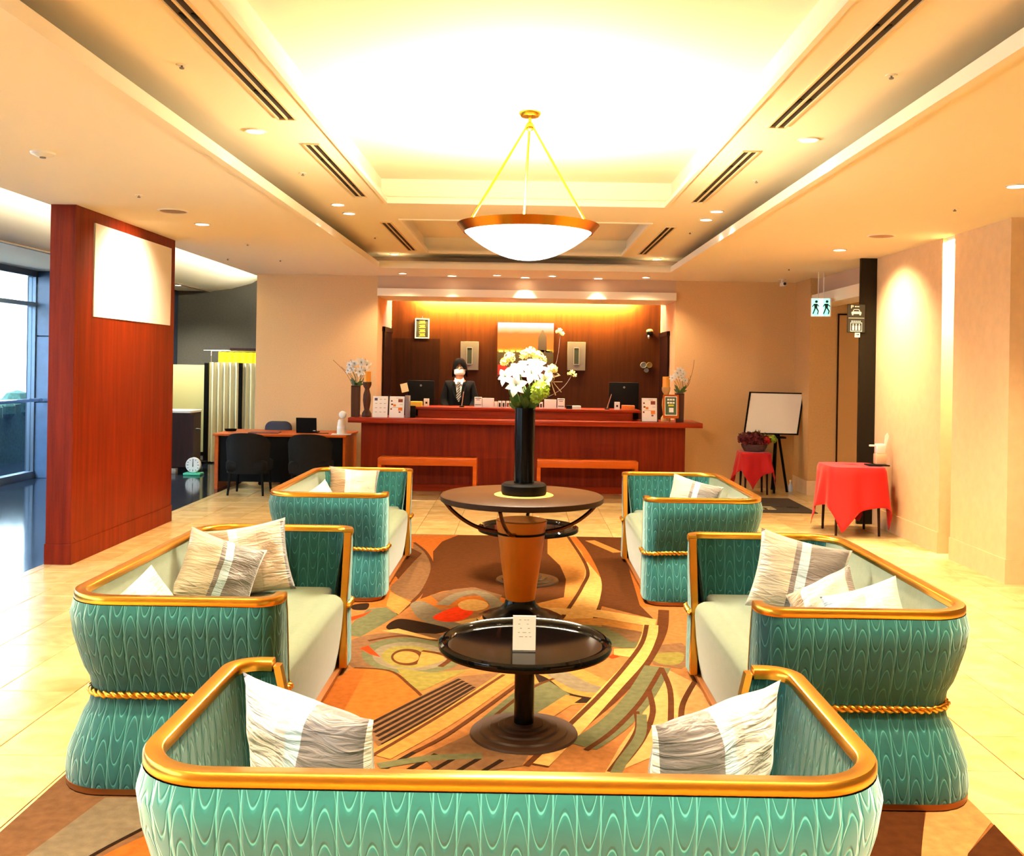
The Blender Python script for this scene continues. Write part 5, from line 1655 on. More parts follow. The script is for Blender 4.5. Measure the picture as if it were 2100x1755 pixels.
def candlestick(label, lab2, x, y, h, ch, mt_):
    t = thing('candlestick', label, 'candlestick', (x, y, CZ1), group='turned candlesticks')
    prof = [(0.0001, 0), (0.065, 0), (0.065, 0.05), (0.05, 0.075), (0.035, 0.10), (0.045, 0.16), (0.055, 0.24), (0.05, 0.32), (0.034, 0.38), (0.03, 0.40), (0.048, 0.43), (0.058, 0.46), (0.058, 0.50), (0.0001, 0.50)]
    MB().lathe([(r, z * h / 0.5) for r, z in prof], 20).build('turned_stem', mt_, t, smooth=50)
    c = thing('candle', lab2, 'candle', (x, y, CZ1 + h), group='amber pillar candles')
    MB().lathe([(0.0001, 0), (0.05, 0), (0.05, ch), (0.042, ch + 0.004), (0.0001, ch - 0.006)], 24).build('wax', mat('amber_wax', C(240, 160, 30), 0.4, emit=(1.0, 0.55, 0.08, 1), es=0.0), c, smooth=40)
    MB().tube([(0, 0, ch - 0.008), (0.002, 0, ch + 0.014)], 0.002, 5).build('wick', M_ink, c)
yk = 13.1
candlestick('dark turned wooden candlestick at the left end of the ledge', 'amber pillar candle on the dark left candlestick', lx(752, 850, yk), yk, at(752, 783, yk).z - CZ1, 0.14, M_vase)
candlestick('pale turned candlestick behind the green notice', 'amber pillar candle on the pale right candlestick', lx(1367, 850, yk) - 0.005, yk + 0.05, at(1367, 794, yk).z - CZ1, 0.14, mat('pale_turned_wood', C(206, 160, 90), 0.5))
def side_bouquet(label, x, y, zbase, pts, twigs, dyoff=0.0):
    t = thing('lily_bouquet', label, 'flowers', (x, y, zbase))
    for k, (u, v, s, fx) in enumerate(pts):
        p = at(u, v, y - 0.03) - Vector((x, y, zbase))
        lily(t, p, (fx, -1, 0.3), s * 1.35)
        stem(t, (p.x * 0.1, 0, -0.05), p, 0.003)
    for (u, v) in twigs:
        p = at(u, v, y) - Vector((x, y, zbase))
        stem(t, (p.x * 0.15, 0, 0.0), p, 0.003, 'twig', M_twig, 0.04)
    for k in range(9):
        a = random.uniform(0, 2 * PI)
        leaf(t, (0, 0, 0), (0.10 * math.cos(a), 0.08 * math.sin(a), random.uniform(0.02, 0.14)), 0.018)
side_bouquet('white lily bouquet in the left square vase', lx(729, 850, 13.1), 13.1, CZ1 + hv,
    [(717, 748, 0.05, -0.4), (727, 745, 0.045, -0.1), (741, 743, 0.06, 0.1), (752, 748, 0.06, 0.4), (738, 762, 0.06, 0.0), (714, 760, 0.04, -0.5), (722, 758, 0.04, -0.2), (749, 760, 0.05, 0.3)], [(700, 752), (683, 738), (719, 737), (749, 735)])
side_bouquet('white lily bouquet in the right square vase', lx(1393, 850, 13.1), 13.1, at(1393, 806, 13.1).z,
    [(1395, 760, 0.05, 0.1), (1389, 765, 0.045, -0.2), (1401, 766, 0.045, 0.4), (1379, 775, 0.045, -0.5), (1398, 775, 0.04, 0.2), (1385, 772, 0.04, -0.3), (1405, 780, 0.035, 0.5)], [(1424, 738), (1416, 770), (1412, 775)])
tag(MB().box(-0.035, 0.035, -0.02, 0.02, 0, 0.30).build('card_rack', mat('clear_grey_rack', C(120, 104, 108), 0.2), loc=(lx(836, 850, 13.02), 13.02, CZ1), bevel=0.004), 'grey leaflet rack between menus and counter riser', 'leaflet rack')
tag(MB().box(-0.06, 0.06, -0.03, 0.03, 0, 0.16).build('lamp_block', M_blackm, loc=(lx(843, 850, 13.06), 13.06, CZ1), bevel=0.01), 'black box tucked beside the counter riser', 'box')

# ---- things on the upper ledge
UY = 13.25
def ux(u, y=UY):
    return at(u, 830, y).x
def uprop(name, label, cat, u0, u1, v0, mt_, dep=0.02, y=UY, bevel=0.002, lines=None):
    x0, x1 = ux(u0, y), ux(u1, y)
    h = at((u0 + u1) / 2, v0, y).z - CZ2
    t = thing(name, label, cat, ((x0 + x1) / 2, y, CZ2))
    w = (x1 - x0) / 2
    MB().box(-w, w, -dep / 2, dep / 2, 0, h).build('body', mt_, t, bevel=bevel, seg=1)
    if lines:
        q = MB()
        for zz, ww, tk in lines:
            q.box(-w * ww, w * ww, -dep / 2 - 0.001, -dep / 2, h * zz, h * (zz + tk))
        q.build('lettering', M_ink if lines[0][2] > 0.03 else M_grey, t)
    return t
uprop('charity_box', 'flat yellow box on the left of the upper ledge', 'box', 841, 866, 823, mat('yellow_box', C(240, 206, 70), 0.5), 0.12)
uprop('small_sign', 'small white sign card right of the yellow box', 'sign', 869, 880, 817, M_paper, lines=[(0.35, 0.35, 0.25)])
uprop('sign_card', 'white lined card left of the blank card', 'sign', 973, 988, 814, M_paper, lines=[(0.86, 0.8, 0.06), (0.7, 0.5, 0.05), (0.22, 0.8, 0.06)])
uprop('blank_card', 'blank white card left of the vase on the ledge', 'sign', 989, 1013, 816, M_paper)
for k, u in enumerate((1014, 1021.5, 1029.5, 1038, 1046)):
    nm = ('white tag beside the blank card', 'first small framed card of the left row', 'second small framed card of the left row', 'third small framed card of the left row', 'fourth small framed card of the left row')[k]
    t = uprop('framed_card', nm, 'card', u, u + 6.6, 823 if k == 0 else 822, M_paper, y=UY + 0.02)
    if k:
        x0, x1 = ux(u), ux(u + 6.6)
        MB().box(-(x1 - x0) * 0.28, (x1 - x0) * 0.28, -0.0112, -0.010, 0.012, 0.066).build('picture', M_ink if k < 3 else I_r, t)
t = uprop('framed_card', 'small framed card just right of the vase', 'card', 1106, 1113, 824, M_paper, y=UY + 0.02)
MB().box(-0.012, 0.012, -0.0112, -0.010, 0.012, 0.062).build('picture', M_ink, t)
uprop('blank_card', 'blank white card right of the vase on the ledge', 'sign', 1116, 1141, 819, M_paper)
uprop('sign_card', 'white lined card right of the blank card', 'sign', 1143, 1158, 817, M_paper, lines=[(0.86, 0.8, 0.06), (0.7, 0.5, 0.05), (0.22, 0.8, 0.06)])
uprop('stamp_pad', 'small black pad on the upper ledge', 'pad', 1161, 1173, 831.5, M_blackm, 0.08)
uprop('paper_tray', 'low white tray on the upper ledge', 'tray', 1174, 1191, 832, M_white, 0.12)
uprop('small_sign', 'small white sign card near the right end of the ledge', 'sign', 1260, 1271, 824, M_paper, lines=[(0.35, 0.35, 0.25)])
uprop('candy_basket', 'low orange basket at the right end of the ledge', 'basket', 1275, 1301, 831, mat('orange_basket', C(214, 110, 30), 0.6, bump=0.5, bscale=90), 0.12)
def penstand(label, u, v1, du):
    t = thing('pen_stand', label, 'pen stand', (ux(u), UY, CZ2))
    MB().lathe([(0.0001, 0), (0.035, 0), (0.035, 0.012), (0.012, 0.02), (0.0001, 0.02)], 18).build('base', M_blackm, t, smooth=40)
    pe = at(u + du, v1, UY) - Vector((ux(u), UY, CZ2))
    MB().tube([(0, 0, 0.012), (pe.x, 0, pe.z)], [0.0075, 0.005], 8).build('pen', mat('copper_pen', C(190, 130, 96), 0.3, 0.6), t, smooth=40)
penstand('pen in a black holder in front of the clerk', 947, 803, 4)
penstand('pen in a black holder right of the vase', 1245, 808, 9)
def monitor(label, u0, u1, v0, y=13.78):
    x0, x1 = at(u0, 800, y).x, at(u1, 800, y).x
    zt_ = at((u0 + u1) / 2, v0, y).z
    t = thing('monitor', label, 'monitor', ((x0 + x1) / 2, y, 0.72), group='black computer monitors')
    w = (x1 - x0) / 2
    MB().box(-w, w, -0.03, 0.02, 0.14, zt_ - 0.72).build('housing', M_blackm, t, bevel=0.012)
    MB().box(-0.04, 0.04, -0.02, 0.04, 0.01, 0.16).build('stand', M_blackm, t)
    MB().lathe([(0.0001, 0), (0.11, 0), (0.11, 0.01), (0.0001, 0.014)], 20).build('base', M_blackm, t)
    MB().lathe([(0.0001, 0.0), (0.016, 0), (0.016, 0.003), (0.0001, 0.003)], 14).build('badge', M_grey, t, loc=(0, -0.030, zt_ - 0.79), rot=(PI / 2, 0, 0))
monitor('back of the black monitor left of the clerk', 836, 891, 780)
monitor('back of the black monitor on the right of the reception', 1249, 1310, 784)
p = at(829, 795, 13.70)
tag(MB().box(-0.05, 0.05, -0.004, 0.004, -0.062, 0.062).build('note_sheet', mat('cream_note', C(240, 226, 170), 0.7), loc=(p.x, 13.73, p.z), rot=(0, D(-14), 0)), 'cream paper note clipped to the left monitor', 'note')

# ================================================================== CLERK
def skin_mesh(name, verts, edges, radii, mt, sub=2):
    me = bpy.data.meshes.new(name + '_skeleton')
    me.from_pydata([tuple(v) for v in verts], edges, [])
    o = bpy.data.objects.new(name + '_skeleton', me); COL.objects.link(o)
    mo = o.modifiers.new('skin', 'SKIN'); mo.use_smooth_shade = True
    for i, r in enumerate(radii):
        sv = me.skin_vertices[0].data[i]
        sv.radius = r if isinstance(r, tuple) else (r, r)
        sv.use_root = (i == 0)
    s_ = o.modifiers.new('sub', 'SUBSURF'); s_.levels = sub; s_.render_levels = sub
    dg = bpy.context.evaluated_depsgraph_get()
    nm = bpy.data.meshes.new_from_object(o.evaluated_get(dg))
    bpy.data.objects.remove(o); bpy.data.meshes.remove(me)
    nm.materials.clear(); nm.materials.append(mt)
    for p in nm.polygons:
        p.use_smooth = True
    nm.name = name
    return nm
PY = 14.30
pe_ = at(943, 755, PY)
pc = thing('person', 'person in a dark suit, striped tie and white mask standing behind the counter', 'person', (pe_.x, PY, 0))
M_skin = mat('skin', C(206, 140, 100), 0.5)
M_suit = mat('black_suit', C(8, 7, 8), 0.85, spec=0.2, bump=0.1, bscale=200)
M_shirt = mat('white_shirt', C(240, 236, 230), 0.7)
M_hair = mat('black_hair', C(10, 7, 6), 0.7, spec=0.1, bump=0.6, bscale=80)
# body: pelvis, spine, neck, head, arms resting on the work surface, legs
V = [(0, 0, 0.93), (0, 0, 1.12), (0, 0, 1.30), (0, 0.01, 1.43), (0, 0.005, 1.51), (0, -0.005, 1.60), (0, -0.005, 1.69), (0, 0.0, 1.745),
     (-0.17, 0.01, 1.42), (-0.235, 0.0, 1.16), (-0.16, -0.20, 1.03), (-0.11, -0.27, 1.00), (0.17, 0.01, 1.42), (0.235, 0.0, 1.16), (0.16, -0.20, 1.03), (0.11, -0.27, 1.00),
     (-0.10, 0, 0.86), (-0.11, -0.01, 0.48), (-0.115, 0.02, 0.09), (-0.12, -0.12, 0.035), (0.10, 0, 0.86), (0.11, -0.01, 0.48), (0.115, 0.02, 0.09), (0.12, -0.12, 0.035)]
E = [(0, 1), (1, 2), (2, 3), (3, 4), (4, 5), (5, 6), (6, 7), (3, 8), (8, 9), (9, 10), (10, 11), (3, 12), (12, 13), (13, 14), (14, 15), (0, 16), (16, 17), (17, 18), (18, 19), (0, 20), (20, 21), (21, 22), (22, 23)]
R = [(0.15, 0.105), (0.14, 0.10), (0.155, 0.10), (0.07, 0.065), 0.052, (0.075, 0.085), (0.083, 0.098), (0.062, 0.075), 0.045, 0.040, 0.034, 0.030, 0.045, 0.040, 0.034, 0.030, 0.085, 0.062, 0.042, 0.034, 0.085, 0.062, 0.042, 0.034]
link('body', skin_mesh('body', V, E, R, M_skin), pc)
def hand(sx):
    g = None
    vs_, es2, rs_ = [(sx * 0.11, -0.27, 1.0), (sx * 0.095, -0.32, 0.985)], [(0, 1)], [0.028, (0.036, 0.018)]
    for k, (dx, L) in enumerate(((-0.030, 0.055), (-0.010, 0.066), (0.010, 0.062), (0.029, 0.048))):
        i = len(vs_)
        bx = sx * 0.09 + dx
        vs_ += [(bx, -0.345, 0.982), (bx, -0.345 - L * 0.6, 0.975), (bx, -0.345 - L, 0.958)]
        es2 += [(1, i), (i, i + 1), (i + 1, i + 2)]; rs_ += [0.0095, 0.0088, 0.0075]
    i = len(vs_)
    vs_ += [(sx * 0.055, -0.315, 0.975), (sx * 0.035, -0.345, 0.965)]
    es2 += [(1, i), (i, i + 1)]; rs_ += [0.011, 0.009]
    link('hand', skin_mesh('hand', vs_, es2, rs_, M_skin, 1), pc)
hand(-1); hand(1)
# jacket (slightly larger shell of the torso and arms) and trousers
VJ = [V[0], V[1], V[2], (0, 0.012, 1.40), V[8], V[9], V[10], V[12], V[13], V[14]]
VJ[6] = (-0.14, -0.23, 1.015); VJ[9] = (0.14, -0.23, 1.015)
EJ = [(0, 1), (1, 2), (2, 3), (3, 4), (4, 5), (5, 6), (3, 7), (7, 8), (8, 9)]
RJ = [(0.185, 0.135), (0.168, 0.128), (0.195, 0.135), (0.135, 0.100), 0.082, 0.064, 0.047, 0.082, 0.064, 0.047]
link('jacket', skin_mesh('jacket', VJ, EJ, RJ, M_suit), pc)
VT = [V[0], V[16], V[17], (V[18][0], 0.02, 0.08), V[20], V[21], (V[22][0], 0.02, 0.08)]
link('trousers', skin_mesh('trousers', VT, [(0, 1), (1, 2), (2, 3), (0, 4), (4, 5), (5, 6)], [(0.165, 0.12), 0.105, 0.078, 0.062, 0.105, 0.078, 0.062], M_suit), pc)
for sx in (-1, 1):
    MB().sphere((sx * 0.118, -0.07, 0.035), 0.06, 12, 8, (0.75, 2.0, 0.6)).build('shoe', M_black, pc, smooth=60)
# shirt V, collar, tie
yf_ = -0.152
MB().prism([(-0.062, yf_ + 0.06, 1.50), (0.062, yf_ + 0.06, 1.50), (0.058, yf_ + 0.03, 1.44), (0.006, yf_ - 0.006, 1.17), (-0.006, yf_ - 0.006, 1.17), (-0.058, yf_ + 0.03, 1.44)], (0, 0.02, 0)).build('shirt_front', M_shirt, pc)
for sx in (-1, 1):
    MB().prism([(sx * 0.004, yf_ + 0.040, 1.475), (sx * 0.066, yf_ + 0.068, 1.525), (sx * 0.070, yf_ + 0.050, 1.455), (sx * 0.04, yf_ + 0.020, 1.425)], (0, -0.010, 0)).build('collar', M_shirt, pc)
    MB().prism([(sx * 0.064, yf_ + 0.040, 1.47), (sx * 0.100, yf_ + 0.045, 1.43), (sx * 0.090, yf_ + 0.008, 1.32), (sx * 0.010, yf_ - 0.010, 1.155), (sx * 0.012, yf_ - 0.008, 1.20), (sx * 0.050, yf_ + 0.014, 1.42)], (0, -0.012, 0)).build('lapel', M_suit, pc)
def tie_mat():
    mt = bpy.data.materials.new('striped_tie'); mt.use_nodes = True
    nt = mt.node_tree; bb = nt.nodes['Principled BSDF']
    tc = nt.nodes.new('ShaderNodeTexCoord'); s_ = nt.nodes.new('ShaderNodeSeparateXYZ')
    nt.links.new(tc.outputs['Object'], s_.inputs[0])
    v_ = N(nt, 'FRACT', N(nt, 'MULTIPLY', N(nt, 'SUBTRACT', s_.outputs[2], N(nt, 'MULTIPLY', s_.outputs[0], 1.1)), 26.0))
    rp = nt.nodes.new('ShaderNodeValToRGB'); rp.color_ramp.interpolation = 'CONSTANT'
    rp.color_ramp.elements[0].color = C(26, 18, 24); rp.color_ramp.elements[1].color = C(158, 152, 148); rp.color_ramp.elements[1].position = 0.6
    nt.links.new(v_, rp.inputs['Fac']); nt.links.new(rp.outputs['Color'], bb.inputs['Base Color'])
    return mt
MB().prism([(-0.022, yf_ + 0.028, 1.465), (0.022, yf_ + 0.028, 1.465), (0.014, yf_ + 0.018, 1.43), (0.036, yf_ - 0.006, 1.24), (0.0, yf_ - 0.012, 1.175), (-0.036, yf_ - 0.006, 1.24), (-0.014, yf_ + 0.018, 1.43)], (0, -0.012, 0)).build('tie', tie_mat(), pc)
# face: mask, nose bridge, eyes, brows, ears, hair
g = MB(); rows = []
for i in range(7):
    z = 1.565 + 0.085 * i / 6
    rw = []
    for j in range(9):
        a = math.radians(-68 + 136 * j / 8)
        k = 1.0 + 0.10 * math.cos(a * 1.3) * math.sin(PI * i / 6)
        rr_ = (0.082 if i > 0 else 0.066) * (1.0 if i < 6 else 0.98)
        rw.append((rr_ * 1.06 * math.sin(a), -0.005 - 0.108 * k * math.cos(a) * (0.94 if i in (0,) else 1.0), z))
    rows.append(rw)
g.grid(rows); g.grid([[(p_[0] * 0.97, p_[1] * 0.97, p_[2]) for p_ in r] for r in rows], flip=True)
g.build('face_mask', M_paper, pc, smooth=70)
for sx in (-1, 1):
    MB().tube(spline([(sx * 0.080, -0.045, 1.635), (sx * 0.090, 0.0, 1.645), (sx * 0.086, 0.012, 1.62), (sx * 0.079, -0.04, 1.585)], 4), 0.002, 5).build('mask_loop', M_paper, pc)
    MB().sphere((sx * 0.033, -0.090, 1.672), 0.014, 12, 8, (1.2, 0.7, 0.7)).build('eye', M_shirt, pc, smooth=60)
    MB().sphere((sx * 0.033, -0.0985, 1.672), 0.0065, 10, 6, (1, 0.5, 1)).build('iris', M_hair, pc, smooth=60)
    MB().box(sx * 0.034 - 0.019, sx * 0.034 + 0.019, -0.100, -0.088, 1.692, 1.698).build('eyebrow', M_hair, pc, bevel=0.002)
    MB().sphere((sx * 0.088, 0.004, 1.655), 0.026, 10, 8, (0.4, 0.8, 1.2)).build('ear', M_skin, pc, smooth=60)
MB().tube([(0, -0.098, 1.675), (0, -0.112, 1.645)], [0.008, 0.014], 8).build('nose', M_skin, pc, smooth=60)
g = MB(); rows = []
n = 28
for i in range(12):
    t_ = i / 11
    rw = []
    for j in range(n + 1):
        a = 2 * PI * j / n
        back = 0.5 + 0.5 * math.sin(a)                              # 1 at the back of the head, 0 at the brow
        side = abs(math.cos(a))
        zl = 1.70 - 0.03 * math.sin(5 * a) - 0.17 * back ** 1.2 - 0.05 * side ** 3
        ph = (1 - t_) * (PI / 2)
        zc = zl + (1.815 - zl) * math.sin(t_ * PI / 2)
        r_ = math.cos(t_ * PI / 2) ** 0.75
        wob = 1 + 0.03 * math.sin(7 * a + 3 * t_)
        rw.append((0.114 * r_ * wob * math.cos(a), 0.004 + 0.120 * r_ * wob * math.sin(a), zc))
    rows.append(rw)
g.grid(rows)
g.build('hair', M_hair, pc, smooth=70)

# ================================================================== RIGHT SIDE
def draped_cloth(name, label, loc, half, cloth, H, rot, seed, mt=M_red, maxdrop=0.66, fold=0.025):
    rnd = random.Random(seed)
    n = 96
    ph = [rnd.uniform(0, 6.28) for _ in range(4)]
    g = MB(); rows = []
    def top_r(a):
        c, s_ = abs(math.cos(a)), abs(math.sin(a))
        return half / ((c ** 6 + s_ ** 6) ** (1 / 6))
    m_ = 12
    for i in range(-3, m_ + 1):
        rw = []
        for j in range(n + 1):
            a = 2 * PI * (j % n) / n
            R0 = top_r(a)
            b2 = a - rot
            reach = cloth / max(abs(math.cos(b2)), abs(math.sin(b2)))
            drop = min(maxdrop, max(0.05, reach - R0))
            if i <= 0:
                r = R0 * (i + 3) / 3 * 0.985 + 0.0005
                z = H + 0.004
            else:
                t_ = i / m_
                f_ = fold * t_ * (math.sin(6 * a + ph[0]) + 0.6 * math.sin(11 * a + ph[1]))
                corner = max(0.0, (drop - (cloth - half)) / max(0.01, maxdrop - (cloth - half)))
                r = R0 + 0.010 + 0.05 * t_ ** 1.3 + f_ + 0.03 * corner * t_
                z = H + 0.004 - drop * t_
            rw.append((r * math.cos(a), r * math.sin(a), z))
        rows.append(rw)
    g.grid(rows)
    o = g.build(name, mt, None, smooth=60, loc=loc)
    md = o.modifiers.new('thickness', 'SOLIDIFY'); md.thickness = 0.003; md.offset = 1
    return tag(o, label, 'tablecloth')
def cloth_table(label, loc, half, H, rot=0.0):
    t = thing('side_table', label, 'table', loc, rot)
    MB().box(-half, half, -half, half, H - 0.03, H).build('tabletop', M_darkwood, t, bevel=0.004, seg=1)
    for sx in (-1, 1):
        for sy in (-1, 1):
            MB().tube([(sx * half * 0.82, sy * half * 0.82, H - 0.03), (sx * half * 0.88, sy * half * 0.88, 0)], [0.02, 0.013], 8).build('leg', M_darkwood, t, smooth=40)
    return t
R1 = (3.50, 10.28, 0)
cloth_table('dark wooden side table under red cloth by the peach wall', R1, 0.255, 0.712)
draped_cloth('tablecloth', 'bright red cloth draped over the side table by the peach wall', R1, 0.295, 0.72, 0.712, D(16), 3, maxdrop=0.66)
R2 = (3.22, 13.42, 0)
cloth_table('small dark table under red cloth beside the easel', R2, 0.172, 0.575)
draped_cloth('tablecloth', 'red cloth hanging in points over the small flower table', R2, 0.205, 0.50, 0.575, D(30), 8, maxdrop=0.50, fold=0.03)
# black tray and white sanitizer machine on the near red table
px_ = at(1808, 950, 10.25).x
tag(MB().box(-0.11, 0.11, -0.08, 0.08, 0.0, 0.012).build('tray', M_blackm, loc=(px_ - 0.06, 10.22, 0.7195), bevel=0.004, seg=1), 'flat black tray on the red table by the peach wall', 'tray')
t = thing('pump_dispenser', 'white pump dispenser with a spout and paper on the red table', 'dispenser', (px_ - 0.02, 10.25, 0.7315))
M_trb = mat('peach_bottle', C(232, 190, 150), 0.3)
MB().box(-0.055, 0.055, -0.05, 0.05, 0, 0.115).build('bottle', M_trb, t, bevel=0.012)
MB().box(-0.045, 0.045, -0.045, 0.045, 0.115, 0.215).build('pump_head', M_white, t, bevel=0.01)
MB().box(-0.115, -0.03, -0.012, 0.012, 0.185, 0.205).build('spout', M_white, t, bevel=0.005)
MB().prism([(0.055, 0.03, 0.15), (0.07, 0.03, 0.15), (0.105, 0.03, 0.30), (0.09, 0.03, 0.33), (0.065, 0.03, 0.30)], (0, 0.01, 0)).build('paper_fin', M_paper, t)
# flower basket
t = thing('flower_basket', 'dark basket of deep red flowers on the small red table', 'flowers', (R2[0] + 0.0, R2[1], 0.5825))
M_bask = mat('purple_brown_basket', C(78, 52, 52), 0.7, bump=0.7, bscale=70)
g = MB().lathe([(0.0001, 0), (0.13, 0), (0.165, 0.06), (0.175, 0.10), (0.16, 0.10), (0.12, 0.02), (0.0001, 0.02)], 28)
for i, v_ in enumerate(g.v):
    g.v[i] = (v_[0] * 1.05, v_[1] * 0.75, v_[2])
g.build('basket', M_bask, t, smooth=40)
M_dr = mat('deep_red_petal', C(92, 8, 22), 0.6, var=0.3, scale=30)
for k, (x, y, z, r) in enumerate(((-0.17, -0.02, 0.17, 0.062), (-0.09, -0.06, 0.20, 0.066), (0.0, -0.07, 0.20, 0.068), (0.07, -0.05, 0.18, 0.062), (-0.13, 0.05, 0.19, 0.06), (0.02, 0.05, 0.21, 0.06), (-0.05, -0.09, 0.14, 0.055), (0.05, -0.08, 0.13, 0.05), (-0.13, -0.05, 0.13, 0.05))):
    cluster(t, (x, y, z), r, 46, 'red_bloom', M_dr, 0.028, 60 + k)
cluster(t, (0.155, -0.06, 0.16), 0.055, 50, 'scarlet_bloom', mat('scarlet_petal', C(176, 10, 14), 0.6), 0.026, 71)
cluster(t, (0.25, 0.0, 0.17), 0.055, 40, 'green_bloom', M_lime, 0.026, 72)
for k in range(12):
    a = random.uniform(0.1, PI - 0.1)
    leaf(t, (0.12 * math.cos(a), 0.0, 0.14), (0.26 * math.cos(a), random.uniform(-0.05, 0.1), 0.16 + 0.17 * math.sin(a)), 0.014)
# easel with blank white board
EY = 13.62
bl_, br_, tr_, tl_ = at(1525, 889, EY - 0.10), at(1637, 892, EY - 0.10), at(1649, 806, EY + 0.02), at(1537, 803, EY + 0.02)
t = thing('easel', 'black easel standing in the right corner', 'easel', (at(1600, 1005, EY).x, EY, 0))
ex = t.location.x
mx_ = (bl_.x + br_.x) / 2 - ex + 0.10
MB().tube([(mx_, 0.0, 1.0), (mx_ - 0.06, -0.16, 0.0)], 0.018, 8).build('leg', M_blackm, t, smooth=40)
MB().tube([(mx_, 0.0, 1.0), (mx_ + 0.16, -0.02, 0.0)], 0.018, 8).build('leg', M_blackm, t, smooth=40)
MB().tube([(mx_, 0.0, 1.0), (mx_ + 0.02, 0.26, 0.0)], 0.018, 8).build('leg', M_blackm, t, smooth=40)
MB().tube([(mx_, 0.05, 0.60), (mx_, 0.075, 1.25)], 0.016, 8).build('mast', M_blackm, t, smooth=40)
MB().box(mx_ - 0.10, mx_ + 0.10, -0.15, -0.02, 0.76, 0.785).build('shelf', M_blackm, t)
bd = thing('whiteboard', 'blank white board in a thin black frame on the easel', 'whiteboard', (0, 0, 0))
nrm_ = ((br_ - bl_).cross(tl_ - bl_)).normalized()
MB().prism([bl_, br_, tr_, tl_], -nrm_ * 0.012).build('board', M_paper, bd)
q = MB()
cs = [bl_, br_, tr_, tl_]
cen = sum(cs, Vector()) / 4
for i in range(4):
    a, c = cs[i], cs[(i + 1) % 4]
    ai, ci = a + (cen - a).normalized() * 0.028, c + (cen - c).normalized() * 0.028
    q.prism([a + nrm_ * 0.004, c + nrm_ * 0.004, ci + nrm_ * 0.004, ai + nrm_ * 0.004], -nrm_ * 0.02)
q.build('frame', M_blackm, bd)
# little things on the floor by the easel
for u, v, lab in ((1622, 992, 'small clear glass bottle on the floor by the easel'),):
    p = at(u, 1000, 13.6)
    t = thing('glass_bottle', lab, 'bottle', (p.x + 0.02, 13.7, 0))
    MB().lathe([(0.0001, 0), (0.035, 0), (0.036, 0.08), (0.014, 0.11), (0.014, 0.14), (0.0001, 0.14)], 16).build('body', mat('pale_blue_glass', C(206, 214, 236), 0.08, spec=0.8), t, smooth=40)
    MB().lathe([(0.0001, 0.14), (0.016, 0.14), (0.016, 0.16), (0.0001, 0.16)], 12).build('cap', M_white, t, smooth=40)
# floor mat
m0, m1 = onz(1672, 1053, 0.0), onz(1628, 1023, 0.0)
t = thing('door_mat', 'dark brown floor mat with pale lettering by the far right sofa', 'mat', (0, 0, 0))
mx0, mx1, my0, my1 = 2.45, 3.56, m0.y, m1.y
MB().box(mx0, mx1, my0, my1, 0.0, 0.008).build('pile', mat('dark_mat', C(48, 34, 16), 0.9, bump=0.4, bscale=200), t)
q = MB()
for k, (xx, ww, yy, hh) in enumerate(((2.55, 0.12, 0.22, 0.10), (2.72, 0.10, 0.22, 0.10), (2.86, 0.12, 0.22, 0.10), (3.02, 0.10, 0.22, 0.10), (2.62, 0.62, 0.42, 0.03), (3.30, 0.16, 0.42, 0.03), (2.98, 0.14, 0.38, 0.10))):
    q.box(xx, xx + ww * 0.25, my0 + yy, my0 + yy + hh, 0.008, 0.0095).box(xx, xx + ww, my0 + yy, my0 + yy + 0.03, 0.008, 0.0095).box(xx, xx + ww, my0 + yy + hh - 0.03, my0 + yy + hh, 0.008, 0.0095)
q.build('lettering', mat('mat_lettering', C(226, 206, 150), 0.9), t)
# exit sign
sg = at(1683.5, 630, 12.35)
t = thing('exit_sign', 'green and white lit exit sign hanging by two rods', 'exit sign', (sg.x, 12.35, sg.z), rz=D(-18))
for sx in (-0.035, 0.03):
    MB().tube([(sx, 0.03, 0.12), (sx, 0.03, ZC - sg.z)], 0.006, 6).build('rod', M_white, t, smooth=40)
MB().box(-0.125, 0.125, 0.0, 0.05, -0.12, 0.12).build('housing', M_white, t, bevel=0.004, seg=1)
MB().box(-0.112, 0.105, -0.003, 0.0, -0.108, 0.108).build('lit_face', emis('exit_white', (0.75, 1.0, 0.92, 1), 1.6), t)
q = MB().box(-0.112, -0.025, -0.005, -0.003, -0.108, 0.108).box(0.025, 0.105, -0.005, -0.003, -0.108, 0.108)
q.build('green_fields', emis('exit_green', (0.02, 0.75, 0.42, 1), 0.9), t)
q = MB()
def runner(q, cx, s, y=-0.0062):
    def P(pts):
        q.poly([(cx + a * s, y, b3 * s) for a, b3 in pts])
    P([(0.1 + 0.18 * math.cos(2 * PI * k / 12), 0.72 + 0.18 * math.sin(2 * PI * k / 12)) for k in range(12)])
    P([(-0.2, 0.45), (-0.12, -0.15), (0.2, -0.15), (0.25, 0.45)])
    P([(0.22, 0.42), (0.5, 0.15), (0.44, 0.05), (0.15, 0.3)]); P([(-0.2, 0.42), (-0.45, 0.1), (-0.38, 0.02), (-0.12, 0.3)])
    P([(-0.12, -0.1), (-0.38, -0.85), (-0.24, -0.88), (0.06, -0.1)]); P([(0.02, -0.1), (0.28, -0.5), (0.2, -0.9), (0.34, -0.9), (0.44, -0.48), (0.2, -0.05)])
runner(q, -0.066, 0.10); runner(q, 0.064, 0.10)
q.build('pictogram', M_ink, t)
